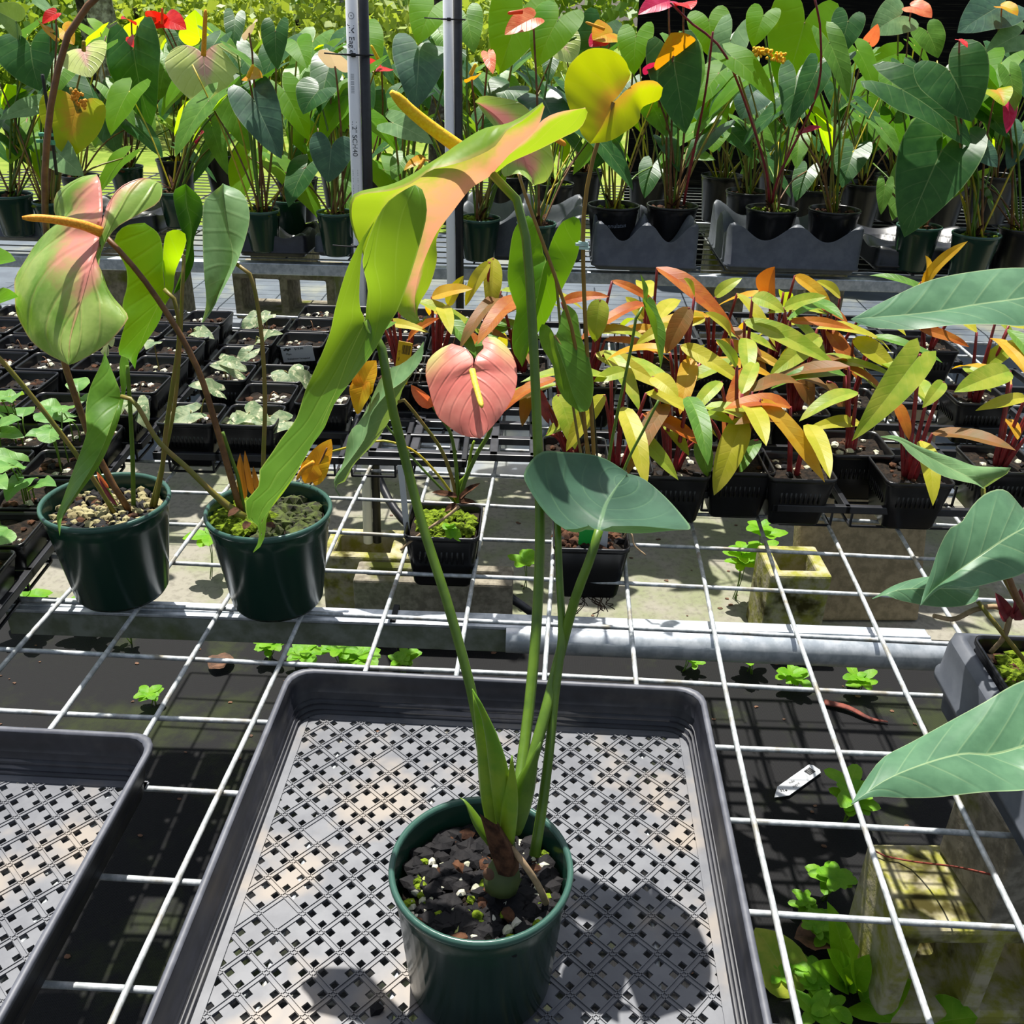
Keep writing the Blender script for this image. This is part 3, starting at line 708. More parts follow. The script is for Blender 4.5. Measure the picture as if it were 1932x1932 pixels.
inR = q3(ysh([(1872, 178), (1700, 200), (1560, 255), (1440, 380), (1300, 520), (1200, 630)], -.60, -.60), Z1)+q3(ysh(midp, *dm), Z1)
outR = q3(ysh([(1872, 178), (1885, 220), (1830, 330), (1700, 400), (1500, 500), (1300, 590), (1190, 670), (1050, 745), (900, 900), (790, 1060), (738, 1180), (742, 1330), (690, 1520), (620, 1640), (590, 1720), (605, 1785), (640, 1797), (672, 1746)], -.585, -.56, -.53, -.55, -.58), Z1)
loft(m, [inR, outR], 48, 8, .06, 0, 1, (0, 1, .4))
sp = m.build('spathe', S_hero, hero)
spadix(sp, q3(ysh([(985, 530), (900, 470), (700, 325), (540, 195), (440, 95), (395, 55)], -.585, -.605, -.62, -.625), Z1), .0056, .0040, spadm)
C1 = (0, 0, .352); C2 = (640, 0, .352); C3 = (1252, 0, .352); C4 = (0, 480, .352); C5 = (620, 480, .352); C6 = (1232, 460, .36232); C8 = (1560, 880, .35194)
ZL = (0, 320, .43956)
FWD = (0, 1, .2)
def halves(t, name, mat, f, mid, lin, lout, rin, rout, ym, yl, yr, N=26, M=6, bl=.06, br=.06, ref=(0, 1, .2), wave=0.):
    """blade from traced halves: lin/rin = sinus edge down to the junction, mid = midrib from the junction"""
    mm = q3(ys(mid, *ym), f); m = MB()
    loft(m, [q3(ys(lin, yl[0], ym[0]), f)+mm, q3(ys(lout, *yl, ym[-1]), f)], N, M, bl, 0, -1, ref, wave)
    loft(m, [q3(ys(rin, yr[0], ym[0]), f)+mm, q3(ys(rout, *yr, ym[-1]), f)], N, M, br, 0, 1, ref, wave)
    return m.build(name, mat, t)

# ===== middle left anthurium (second green pot) : big green-pink spathe =====
c3 = atz(507, 962, .135); c3.z = .008
p3 = thing('potted_anthurium', 'anthurium in green pot, large green and pink spathe with long orange spadix, moss in pot', 'potted plant', c3)
s3, r3 = pot_round(p3, c3, .0755, .129, greenp, .74, .84, 48)
gravel(p3, s3, r3, 130, .006, .014, mossm, 'moss', 21, .8, (PI*.75, PI*1.3)); gravel(p3, s3, r3, 120, .005, .011, plain('dark_moss', '#46521c', '#1c1a10', 90, .95), 'dark_moss', 22, .8, (-PI*.6, PI*.7))
Y3 = -.30
halves(p3, 'spathe', S_left, ZL, [(430, 270), (418, 340), (382, 430), (335, 600), (302, 720), (294, 836)],
       [(415, 20), (432, 60), (441, 150), (437, 225)], [(415, 20), (330, 40), (250, 90), (230, 160), (240, 235), (160, 315), (110, 380), (70, 460), (60, 530), (80, 640), (130, 730), (200, 790), (265, 822), (294, 838)],
       [(690, 60), (620, 35), (520, 72), (462, 150), (440, 220)], [(690, 60), (698, 95), (675, 145), (600, 190), (500, 250), (440, 340), (428, 440), (470, 530), (540, 610), (545, 650), (480, 730), (400, 790), (310, 836), (294, 838)],
       (Y3, Y3-.06, Y3-.11), (Y3+.07, Y3+.07, Y3+.03, Y3-.05), (Y3+.08, Y3+.02, Y3-.05, Y3-.09), 34, 9, .10, .09, (0, -1, .3), .015)
spadix(p3, q3(ys([(432, 268), (360, 240), (280, 222), (190, 210), (95, 207)], Y3-.01, Y3-.05), ZL), .0056, .0032, spado)
stem(p3, px(ys([(455, 965), (436, 902), (412, 818), (391, 747), (374, 698), (343, 637), (308, 580), (264, 518), (215, 462), (195, 442)], -.29, -.29, Y3+.012)), .0042, .0030, brownst, 'peduncle')
# long pale leaf on the right of it
m = MB(); loft(m, [q3(ys([(960, 60), (905, 105), (873, 150), (870, 300), (876, 450), (886, 570), (870, 655)], -.22, -.30, -.38), ZL), q3(ys([(960, 62), (955, 120), (975, 250), (1000, 370), (965, 470), (905, 590), (870, 657)], -.20, -.25, -.36), ZL)], 24, 6, .05, -1, 0, (0, -1, 0))
loft(m, [q3(ys([(960, 62), (955, 120), (975, 250), (1000, 370), (965, 470), (905, 590), (870, 657)], -.20, -.25, -.36), ZL), q3(ys([(960, 62), (1040, 100), (1072, 190), (1055, 290), (1017, 400), (970, 490), (908, 608), (870, 659)], -.19, -.26, -.36), ZL)], 24, 6, .04, 0, 1, (0, -1, 0))
m.build('leaf', L_pale, p3)
stem(p3, px(ys([(497, 975), (497, 868), (500, 760), (495, 650), (485, 570), (474, 522), (458, 502), (446, 498)], -.28, -.27)), .0028, .0022, oliverst)
# long folded leaf hanging in front of the left pot
mid = q3(ys([(650, 760), (610, 870), (560, 1010), (500, 1130), (420, 1260), (340, 1390), (320, 1510)], -.27, -.36, -.45), C4)
m = MB(); loft(m, [q3(ys([(560, 520), (600, 620), (640, 720)], -.24, -.27), C4)+mid, q3(ys([(560, 515), (545, 580), (480, 720), (458, 850), (465, 950), (430, 1060), (380, 1190), (330, 1330), (304, 1400), (312, 1470), (320, 1510)], -.24, -.31, -.37, -.45), C4)], 26, 7, .08, 0, -1, (0, -1, 0))
loft(m, [q3(ys([(662, 492), (640, 590), (645, 690)], -.25, -.27), C4)+mid, q3(ys([(662, 492), (690, 560), (685, 650), (668, 760), (640, 880), (600, 990), (545, 1110), (470, 1220), (380, 1340), (325, 1440), (320, 1510)], -.25, -.28, -.35, -.45), C4)], 26, 5, .05, 0, 1, (0, -1, 0))
m.build('leaf', L_mid, p3)
stem(p3, px(ys([(462, 980), (408, 936), (352, 882), (299, 833), (265, 775), (250, 755), (229, 748)], -.30, -.31, -.30)), .0038, .0026, oliverst, base=.8)
stem(p3, px(ys([(462, 975), (450, 905), (435, 860), (420, 815)], -.285, -.28)), .0026, .002, greenst)
for a_, b_, w_ in (((462, 940), (453, 855), .012), ((478, 935), (462, 850), .009), ((490, 930), (478, 880), .008)):
    m = MB(); leaf(m, aty(*a_, -.275), aty(*b_, -.27), w_, (0, -1, 0), LANCE, .3, .6, .0, 8, 3); m.build('sheath', L_brn, p3)
for a_ in (((470, 985), (460, 1000)), ((500, 990), (520, 995)), ((480, 975), (500, 1000)), ((450, 960), (430, 975))):
    m = MB(); leaf(m, aty(*a_[0], -.345), aty(*a_[1], -.355), .01, (0, -.3, 1), LANCE, .5, .3, .05, 7, 2); m.build('husk', barkm, p3)
# small orange faded flower at its right
m = MB(); leaf(m, aty(590, 895, -.22), aty(625, 828, -.2), .03, (-.2, -1, .2), SPATHE, .3, .1); m.build('faded_spathe', S_org, p3)
m = MB(); leaf(m, aty(590, 880, -.22), aty(575, 912, -.23), .025, (.3, -1, .2), SPATHE, .3, .1); m.build('faded_spathe', S_org, p3)
spadix(p3, px(ys([(592, 872), (572, 885), (560, 905)], -.23)), .003, .002, spado)
stem(p3, px(ys([(565, 950), (590, 905), (617, 845)], -.23, -.21)), .0014, .0012, brownst, 'peduncle')

# ===== far left anthurium (first green pot) =====
c2 = atz(199, 945, .135); c2.z = .008
p2 = thing('potted_anthurium', 'leftmost anthurium in green pot with gravelly mix, backlit leaves and tall brown flower stalk', 'potted plant', c2)
s2, r2 = pot_round(p2, c2, .0760, .129, greenp, .74, .84, 48)
gravel(p2, s2, r2, 150, .004, .008, chunkm, 'cinder', 31); gravel(p2, s2, r2, 150, .003, .007, plain('gravel', '#9c946c', '#776c4a', 50, .9), 'gravel', 32, .8, None, .002); gravel(p2, s2, r2, 30, .004, .008, barkm, 'bark', 33)
halves(p2, 'leaf', L_back, ZL, [(705, 515), (675, 590), (640, 660), (600, 760), (580, 855)],
       [(620, 228), (680, 275), (700, 350), (700, 440)], [(620, 228), (540, 240), (495, 285), (497, 340), (540, 420), (545, 500), (525, 580), (540, 640), (520, 720), (508, 790), (550, 810), (580, 857)],
       [(770, 258), (720, 265), (703, 320), (700, 420), (708, 490)], [(770, 258), (800, 285), (790, 345), (752, 440), (742, 520), (705, 590), (680, 660), (620, 750), (575, 825), (580, 857)],
       (-.24, -.26, -.30), (-.20, -.22, -.26), (-.22, -.22, -.27), 26, 7, .08, .06, (0, 1, 0))
stem(p2, px(ys([(292, 955), (306, 885), (313, 814), (327, 719), (338, 638), (333, 580), (322, 552), (310, 546)], -.27, -.25)), .0030, .0024, oliverst)
m = MB(); loft(m, [q3(ys([(795, 62), (745, 95), (755, 180), (775, 250), (800, 330), (780, 430), (745, 530)], -.18, -.2), ZL), q3(ys([(797, 64), (800, 150), (820, 240), (815, 340), (780, 450), (747, 532)], -.17, -.19), ZL), q3(ys([(798, 62), (862, 125), (868, 200), (832, 300), (832, 400), (790, 490), (750, 533)], -.18, -.2), ZL)], 22, 6, 0, -1, 1); m.build('leaf', L_dark, p2)
stem(p2, px(ys([(285, 955), (308, 870), (330, 760), (340, 640), (344, 540), (347, 485), (339, 474)], -.27, -.23, -.19)), .0024, .0022, oliverst)
stem(p2, px(ys([(252, 960), (250, 860), (245, 760), (240, 690)], -.27, -.27)), .0030, .0024, greenst)
stem(p2, px(ys([(245, 965), (205, 900), (172, 830), (155, 786), (120, 680), (103, 590), (90, 470), (84, 350), (92, 230), (105, 150), (130, 62), (175, 0), (215, -35)], -.28, -.26, -.24, -.22)), .0040, .0032, brownst, 'peduncle')
stem(p2, px(ys([(215, 968), (190, 925), (144, 857), (70, 760), (0, 677), (-60, 620)], -.29, -.29, -.30)), .0030, .0026, oliverst)
stem(p2, px(ys([(225, 965), (190, 900), (175, 860)], -.28, -.27)), .0024, .0022, greenst)
m = MB(); leaf(m, aty(-70, 605, -.30), aty(35, 560, -.33), .07, (0, -.3, 1), HEART, .4); m.build('leaf', L_back, p2)
m = MB(); leaf(m, aty(-40, 500, -.28), aty(30, 492, -.28), .055, (0, -.3, 1), HEART, .4); m.build('leaf', L_back, p2)
m = MB(); leaf(m, aty(205, 920, -.30), aty(183, 890, -.29), .008, (0, -1, 0), LANCE, .3, .5, 0, 7, 2); m.build('sheath', S_cor, p2)
m = MB(); leaf(m, aty(222, 955, -.31), aty(186, 900, -.30), .006, (0, -1, 0), LANCE, .3, .5, 0, 7, 2); m.build('sheath', redst, p2)
stem(p2, px(ys([(107, 330), (97, 250), (80, 140)], -.225)), .0018, .0018, plain('stake_black', '#1c2018'), 'stake')
m = MB(); P_ = aty(89, 262, -.226)
for k in range(5): m.box((P_.x+random.uniform(-.004, .004), P_.y-.003, P_.z+random.uniform(-.005, .005)), (.014, .004, .003), random.uniform(-.6, .6))
m.build('tie_tape', plain('green_tape', '#3f8a66', '#5fae8a', 30, .4), p2, False)

# ===== small black square pot with pink flower =====
def cellc(c, r): p = gp(c+.5, r+.5); return p
p4c = gp(-3.5, 1.5); p4c.z = -.026; p4c = Vector((atz(837, 990, .054).x, p4c.y, -.026))
p4 = thing('potted_anthurium', 'small anthurium with salmon pink heart flower in a black square pot with moss', 'potted plant', p4c)
s4, r4 = pot_square(p4, p4c, .0505, .082, blackpot, .015, .86, .78, True, soilm, 4)
gravel(p4, s4, r4, 110, .005, .010, mossm, 'moss', 41)
halves(p4, 'spathe', S_pink, C5, [(770, 620), (785, 700), (800, 800), (810, 900), (815, 985)],
       [(660, 478), (725, 500), (770, 545), (775, 590)], [(660, 478), (590, 510), (532, 570), (520, 640), (545, 750), (580, 860), (640, 920), (720, 970), (815, 987)],
       [(850, 440), (822, 470), (832, 500), (795, 540), (780, 590)], [(850, 440), (905, 450), (975, 520), (1010, 620), (1000, 730), (950, 830), (880, 920), (815, 987)],
       (-.17, -.205, -.235), (-.12, -.145, -.20), (-.11, -.14, -.20), 26, 8, .09, .10, (0, -1, .2), .015)
for o in p4.children:
    if o.name.startswith('spathe'): ps = o
spadix(ps, q3(ys([(770, 622), (785, 690), (805, 760), (822, 818)], -.185, -.245), C5), .0040, .0034, spadg)
stem(p4, q3(ys([(700, 1330), (735, 1200), (800, 1060), (870, 930), (840, 780), (775, 625)], -.155, -.155, -.16), C5), .0032, .0024, greenst, 'peduncle')
lr = [q3(ys([(1605, 20), (1540, 110), (1420, 215), (1340, 235), (1240, 330), (1160, 500), (1060, 700), (960, 820), (910, 1070), (850, 1170), (825, 1270), (880, 1365)], -.15, -.17, -.2), Z3),
      q3(ys([(1605, 40), (1590, 180), (1450, 350), (1300, 460), (1150, 650), (1110, 830), (1040, 950), (930, 1100), (850, 1200), (832, 1280), (880, 1365)], -.155, -.21, -.21), Z3),
      q3(ys([(1605, 60), (1500, 300), (1430, 420), (1390, 540), (1300, 720), (1180, 900), (1000, 1090), (930, 1230), (850, 1265), (838, 1300), (880, 1365)], -.15, -.17, -.2), Z3)]
m = MB(); loft(m, [lr[0], lr[1]], 24, 7, .08, 0, -1, (0, 1, 0)); loft(m, [lr[1], lr[2]], 24, 6, .05, 1, 0, (0, -1, 0)); m.build('leaf', L_pale, p4)
stem(p4, q3(ys([(690, 1320), (655, 1180), (600, 1040), (500, 900), (430, 810), (395, 775), (370, 790)], -.15, -.165), C5), .0026, .0022, oliverst)
stem(p4, q3(ys([(695, 1320), (680, 1100), (650, 950), (600, 880), (560, 815)], -.15, -.16), C5), .0030, .0018, greenst)
m = MB(); leaf(m, q3([(560, 812, -.165)], C5)[0], q3([(440, 698, -.16)], C5)[0], .018, (0, -1, 0), LANCE, .2, .8, 0, 8, 3); m.build('flower_bud', S_cor, p4)
stem(p4, q3(ys([(690, 1330), (600, 1200), (480, 1070), (380, 1020), (260, 1000), (0, 1060)], -.15, -.16), C5), .0018, .0015, yelst, 'peduncle')
stem(p4, q3(ys([(680, 1330), (560, 1210), (450, 1090), (380, 1000), (310, 920), (250, 820), (200, 730)], -.15, -.16, -.17), C5), .0018, .0015, greenst, 'peduncle')
m = MB(); leaf(m, aty(686, 727, -.165), aty(710, 680, -.16), .04, (-.7, -.7, 0), SPATHE, .3); leaf(m, aty(686, 727, -.165), aty(674, 782, -.17), .036, (-.7, -.7, 0), SPATHE, .3); m.build('faded_spathe', S_org, p4)
stem(p4, q3(ys([(690, 1330), (700, 1230), (740, 1180), (765, 1050), (780, 1000)], -.15, -.15), C5), .0030, .0016, limest, 'sheath')
stem(p4, q3(ys([(700, 1350), (640, 1400), (550, 1460), (450, 1530), (385, 1585)], -.18, -.21), C5), .0022, .0016, rootm, 'aerial_root')
for a_, b_ in (((700, 1320), (800, 1235)), ((700, 1310), (815, 1225)), ((690, 1300), (550, 1275)), ((700, 1330), (790, 1330)), ((690, 1340), (620, 1380))):
    m = MB(); leaf(m, q3([(*a_, -.165)], C5)[0], q3([(*b_, -.17)], C5)[0], .010, (0, -.5, 1), LANCE, .3, .5, .03, 7, 2); m.build('husk', barkm, p4)
m = MB()
for k, (x, y) in enumerate(((640, 1440), (680, 1500), (650, 1510), (700, 1520), (620, 1450), (670, 1450))):
    leaf(m, q3([(650, 1450, -.195)], C5)[0], q3([(x+random.uniform(-15, 15), y+20, -.205)], C5)[0], .012, (0, -.5, 1), OVAL, .5, .1, .1, 7, 2)
m.build('fern_sprig', L_weed, p4)
# white plant marker in the pot
t = tag(MB().box((0, 0, 0), (.008, .0012, .11), m=Matrix.Translation(q3([(405, 1330, -.165)], C5)[0]) @ Matrix.Rotation(-.06, 4, 'Y')).build('plant_marker', whitep, None, False), 'blank white plastic plant marker in the pot of the pink flower', 'plant tag')

# ===== black square pot right of it, tall leaves and yellow-green spathe =====
p5c = Vector((atz(1114, 1020, .054).x, gp(0, 1.5).y-.012, -.026))
p5 = thing('potted_anthurium', 'tall anthurium in black square pot with hanging roots, round yellow green spathe', 'potted plant', p5c)
s5, r5 = pot_square(p5, p5c, .0505, .082, blackpot, .03, .86, .78, False, soilm, 5)
gravel(p5, s5, r5, 60, .004, .010, barkm, 'bark', 51); gravel(p5, s5, r5, 40, .004, .008, chunkm, 'cinder', 52)
halves(p5, 'leaf', L_deep, Z4, [(460, 330), (440, 380), (410, 520), (370, 720), (318, 940)],
       [(352, 80), (398, 125), (425, 220), (440, 310)], [(352, 80), (310, 105), (265, 180), (242, 330), (235, 450), (265, 560), (285, 620), (262, 740), (265, 850), (300, 910), (318, 945)],
       [(612, 85), (545, 118), (500, 190), (468, 275), (462, 310)], [(612, 85), (652, 120), (642, 270), (605, 380), (530, 530), (465, 670), (405, 750), (352, 860), (318, 945)],
       (-.12, -.14, -.16), (-.1, -.12, -.13), (-.1, -.11, -.13), 28, 7, .06, .06, (0, 1, 0))
halves(p5, 'leaf', L_mid, Z4, [(500, 765), (520, 840), (560, 950), (600, 1080), (645, 1198)],
       [(430, 700), (460, 705), (490, 740)], [(430, 700), (413, 745), (430, 830), (490, 930), (510, 1030), (560, 1130), (645, 1200)],
       [(575, 588), (540, 640), (530, 700), (515, 755)], [(575, 588), (630, 640), (650, 760), (700, 900), (725, 1050), (700, 1180), (645, 1200)],
       (-.16, -.18, -.19), (-.14, -.16), (-.13, -.16), 24, 6, .05, .06, (0, 1, 0))
yg = halves(p5, 'spathe', S_yel, C2, [(1470, 545), (1440, 610), (1400, 690), (1345, 770)],
       [(1562, 400), (1540, 450), (1500, 510)], [(1562, 400), (1530, 320), (1450, 265), (1330, 265), (1235, 350), (1207, 450), (1225, 560), (1270, 650), (1300, 720), (1345, 771)],
       [(1735, 470), (1690, 433), (1600, 440), (1530, 490), (1490, 530)], [(1735, 470), (1715, 535), (1625, 575), (1605, 650), (1530, 710), (1450, 755), (1345, 771)],
       (-.13, -.14, -.15), (-.12, -.14, -.15), (-.12, -.11, -.13), 26, 7, .06, .05, (0, 1, 0), .02)
stem(p5, px(ys([(1122, 1000), (1120, 850), (1110, 700), (1104, 600), (1100, 470), (1105, 370), (1128, 265), (1157, 193)], -.17, -.15, -.13)), .0026, .0024, plain('tan_stem', '#8a6a22', '#7a5a1c', 30, .5), 'peduncle')
gpk = MB()
loft(gpk, [q3(ys([(730, 545), (840, 620), (940, 740), (1000, 870), (1040, 985)], -.09, -.12), C2), q3(ys([(730, 545), (790, 630), (850, 700), (880, 780), (868, 870), (880, 945), (960, 930), (1005, 955), (1040, 990)], -.10, -.14), C2)], 24, 6, .1, 0, -1, (0, -1, 0), .03)
loft(gpk, [q3(ys([(730, 545), (840, 620), (940, 740), (1000, 870), (1040, 985)], -.09, -.12), C2), q3(ys([(730, 545), (760, 515), (850, 520), (985, 560), (1090, 690), (1140, 810), (1147, 900), (1105, 975), (1040, 990)], -.10, -.10), C2)], 24, 6, .12, 0, 1, (0, -1, 0), .03)
gk = gpk.build('spathe', S_gp, p5)
spadix(gk, q3(ys([(1080, 700), (1150, 738), (1215, 778)], -.13), C2), .0038, .0030, spado)
stem(p5, px(ys([(1118, 1000), (1108, 850), (1085, 650), (1050, 530), (1012, 425), (985, 350), (978, 325)], -.17, -.15, -.115)), .0026, .0020, plain('tan_stem', '#8a6a22'), 'peduncle')
stem(p5, px(ys([(1120, 1000), (1112, 860), (1085, 740), (1062, 650), (1054, 580), (1048, 520), (1035, 488)], -.17, -.15, -.12)), .0020, .0017, oliverst)
stem(p5, px(ys([(1125, 1000), (1095, 850), (1075, 730), (1058, 650), (1046, 633)], -.17, -.16)), .0018, .0016, oliverst)
stem(p5, px(ys([(1135, 1000), (1150, 860), (1165, 780), (1190, 660), (1202, 590), (1212, 580)], -.16, -.14)), .0022, .0018, greenst)
m = MB(); leaf(m, aty(1215, 578, -.14), aty(1246, 697, -.17), .034, (.9, -.4, 0), ARROW, .3, .7); leaf(m, aty(1215, 578, -.14), aty(1208, 516, -.13), .012, (.9, -.4, 0), LANCE, .2, .7); m.build('leaf', L_mid, p5)
stem(p5, px(ys([(1140, 1000), (1180, 880), (1215, 810), (1243, 755)], -.16, -.15)), .0022, .0018, greenst)
stem(p5, px(ys([(1130, 990), (1126, 850), (1112, 700), (1103, 560), (1098, 430)], -.15, -.14)), .0013, .0013, plain('stake_black', '#1c2018'), 'stake')
m = MB(); P_ = aty(1099, 462, -.145)
for k in range(5): m.box((P_.x+random.uniform(-.003, .003), P_.y-.003, P_.z+random.uniform(-.004, .004)), (.011, .004, .003), random.uniform(-.6, .6))
m.build('tie_tape', plain('pale_tape', '#9fc4bc', '#c4d8d2', 30, .4), p5, False)
rn = random.Random(12); m = MB()
for k in range(16):
    a = Vector((p5c.x+rn.uniform(-.03, .035), p5c.y-.03, -.024)); pts = [a]
    for j in range(4): pts.append(pts[-1]+Vector((rn.uniform(-.012, .012), rn.uniform(-.01, .004), -rn.uniform(.002, .009))))
    m.tube(cr(pts, 8), .0007, 5)
m.build('hanging_roots', plain('dark_root', '#4a3420', '#33241a', 30, .9), p5, kind='stuff')
stem(p5, q3(ys([(1580, 1520), (1600, 1490), (1625, 1500), (1640, 1560), (1700, 1612)], -.19, -.21), C5), .0013, .0010, rootm, 'aerial_root')
m = MB(); M4 = Matrix.Translation(aty(1106, 1012, -.192)) @ Matrix.Rotation(.06, 4, 'Y'); m.box((0, 0, 0), (.019, .0012, .05), m=M4)
tag(m.build('plant_marker', plain('green_plastic', '#1fa03c', None, rough=.4), None, False), 'bright green plastic marker stuck in the second square pot', 'plant tag')
m = MB(); M4 = Matrix.Translation(aty(1138, 1016, -.190)); m.box((0, 0, 0), (.012, .0012, .05), m=M4)
tag(m.build('plant_marker', whitep, None, False), 'white plastic marker beside the bright green one', 'plant tag')

# ===== right foreground : grey shuttle tray with two square pots and big blue-green leaves =====
def rounded_ring(cx, cy, hx, hy, z, q, n=6, rz=0.):
    row = []
    for k, (sx, sy) in enumerate(((1, 1), (-1, 1), (-1, -1), (1, -1))):
        for j in range(n):
            a = k*PI/2+j*(PI/2)/(n-1); x = sx*(hx-q)+q*math.cos(a); y = sy*(hy-q)+q*math.sin(a)
            row.append((cx+x*math.cos(rz)-y*math.sin(rz), cy+x*math.sin(rz)+y*math.cos(rz), z))
    return row
def shuttle_tray(c, nx, ny, pitch, rp, hh, hl, mat, label, square=False, rz=0., step=.0075, skirt=.028, edge=None, gap=.012, cen=None, hxy=None):
    """thermoformed carry tray: scalloped deck as a height field dipping round each pot pocket, with a skirt"""
    t = thing('shuttle_tray', label, 'tray', c); c = Vector(c)
    hx, hy = nx*pitch/2+gap, ny*pitch/2+gap
    if hxy: hx, hy = hxy
    cen = cen or [((i-(nx-1)/2)*pitch, (j-(ny-1)/2)*pitch) for i in range(nx) for j in range(ny)]
    gx, gy = int(2*hx/step)+1, int(2*hy/step)+1; m = MB(); rows = []
    cs, sn = math.cos(rz), math.sin(rz)
    def H(x, y):
        if square: d = min(max(abs(x-a), abs(y-b)) for a, b in cen)
        else: d = min(math.hypot(x-a, y-b) for a, b in cen)
        e = min(hx-abs(x), hy-abs(y))
        if d < rp: return .004
        k = min(1, (d-rp)/max(.01, (pitch*.72-rp))); z = hl+(hh-hl)*k*k*(3-2*k)
        return z-(.008*max(0, 1-e/.012)**2)
    for j in range(gy):
        y = -hy+2*hy*j/(gy-1); row = []
        for i in range(gx):
            x = -hx+2*hx*i/(gx-1); q = .02
            # round the plan corners
            ax, ay = abs(x)-(hx-q), abs(y)-(hy-q); X, Y_ = x, y
            if ax > 0 and ay > 0:
                d = math.hypot(ax, ay)
                if d > q: X = math.copysign(hx-q+ax*q/d, x); Y_ = math.copysign(hy-q+ay*q/d, y)
            row.append((c.x+X*cs-Y_*sn, c.y+X*sn+Y_*cs, c.z+skirt+H(x, y)))
        rows.append(row)
    m.quadgrid(rows); m.build('deck', mat, t)
    m = MB(); per = [r[0] for r in rows]+rows[-1][1:]+[r[-1] for r in rows[::-1]][1:]+rows[0][::-1][1:-1]
    cc = Vector((c.x, c.y, 0))
    def off(p, o, z=None):
        v = Vector((p[0], p[1], 0))-cc; v = v*(1+o/max(v.length, .01)); return (c.x+v.x, c.y+v.y, p[2] if z is None else z)
    m.quadgrid([[off(p, 0) for p in per], [off(p, .002, p[2]-.006) for p in per], [off(p, .004, c.z+skirt-.002) for p in per], [off(p, .008, c.z+skirt-.004) for p in per], [off(p, .008, c.z+skirt-.010) for p in per], [off(p, -.006, c.z+skirt-.012) for p in per], [off(p, -.010, c.z) for p in per]], True)
    m.build('skirt', edge or mat, t)
    return t, [(c.x+a*cs-b*sn, c.y+a*sn+b*cs) for a, b in cen]
GT = Vector((.385, -.645, .006))
gt, gc = shuttle_tray(GT, 2, 3, .148, .054, .052, .046, greyp, 'grey moulded tray of square pots at the right edge', True, 0., .0065, .045, None, 0, [(-.098, .155), (.07, .155), (.07, -.12)], (.168, .225))
def sqplant(c, label, h=.052, H=.095, rz=0., seed=1, grit=0, z=.012, soil=.84, group=None, name='potted_anthurium', cat='potted plant', ribs=True):
    t = thing(name, label, cat, (c[0], c[1], z), group)
    s, r = pot_square(t, (c[0], c[1], z), h, H, blackpot, rz, soil, .76, ribs, soilm, seed, grit)
    return t, s, r
p6, s6, r6 = sqplant((gc[0][0], gc[0][1]), 'anthurium with long blue green leaves in the near corner pocket of the grey tray', .052, .098, 0, 6, 0, .004)
gravel(p6, s6, r6, 60, .004, .010, mossm, 'moss', 61); gravel(p6, s6, r6, 40, .004, .008, barkm, 'bark', 62)
BY = gc[0][1]
def strip_leaf(t, f, up, mid, low, yu, ym, yl, mat, b1=.05, b2=.05, ref=(0, 0, 1), wave=0.):
    m = MB(); M_ = q3(ys(mid, *ym), f)
    loft(m, [M_, q3(ys(up, *yu), f)], 26, 7, b1, 0, -1, ref, wave); loft(m, [M_, q3(ys(low, *yl), f)], 26, 7, b2, 0, 1, ref, wave)
    return m.build('leaf', mat, t)
strip_leaf(p6, ID, [(1605, 602), (1680, 562), (1760, 527), (1860, 509), (1932, 505), (2010, 512), (2060, 535)], [(1605, 602), (1750, 590), (1840, 575), (1932, 562), (2060, 540)], [(1605, 603), (1640, 617), (1720, 622), (1800, 613), (1880, 612), (1932, 615), (2000, 600), (2060, 545)],
           (-.50, -.44, -.43), (-.50, -.48, -.46), (-.50, -.52, -.47), L_blue)
strip_leaf(p6, C6, [(1185, 1003), (1270, 1000), (1400, 1060), (1550, 1110), (1700, 1162), (1850, 1163), (1866, 1180), (1800, 1225), (1722, 1275)], [(1185, 1004), (1290, 1025), (1420, 1100), (1560, 1175), (1650, 1220), (1722, 1275)], [(1185, 1006), (1280, 1030), (1330, 1085), (1400, 1142), (1500, 1205), (1600, 1235), (1680, 1252), (1722, 1276)],
           (-.46, -.40, -.40), (-.46, -.43, -.43), (-.46, -.46, -.44), L_pale)
strip_leaf(p6, C8, [(500, 750), (520, 670), (560, 560), (600, 440), (660, 330), (720, 300), (780, 210), (860, 140), (960, 128), (1057, 230), (1120, 260)], [(500, 748), (560, 670), (660, 590), (820, 480), (960, 385), (1057, 330), (1120, 300)], [(500, 752), (560, 690), (640, 640), (760, 650), (900, 620), (1057, 572), (1150, 480), (1120, 310)],
           (-.56, -.50, -.42), (-.56, -.52, -.48), (-.56, -.55, -.50), L_blue, .06, .08)
strip_leaf(p6, C8, [(245, 710), (350, 642), (480, 600), (600, 590), (740, 610), (815, 650)], [(245, 710), (400, 660), (600, 655), (815, 660)], [(245, 712), (310, 692), (400, 720), (560, 750), (700, 752), (800, 722), (817, 662)],
           (-.48, -.44), (-.49, -.47), (-.49, -.49), L_blue)
strip_leaf(p6, C8, [(130, 1810), (200, 1690), (300, 1562), (450, 1480), (650, 1370), (850, 1260), (960, 1192), (1057, 1145), (1200, 1110), (1300, 1200)], [(130, 1812), (300, 1690), (500, 1602), (720, 1542), (880, 1545), (1057, 1500), (1300, 1420)], [(130, 1815), (170, 1792), (260, 1770), (400, 1777), (560, 1776), (700, 1762), (850, 1746), (1057, 1736), (1200, 1700), (1300, 1430)],
           (-.80, -.72, -.68), (-.80, -.76, -.74), (-.80, -.79, -.78), L_blue, .05, .06)
cr6 = s6
stem(p6, [s6+Vector((.03, 0, -.01)), aty(1900, 1080, -.50), aty(1935, 1000, -.47), aty(1960, 985, -.47)], .0036, .0028, brownst)
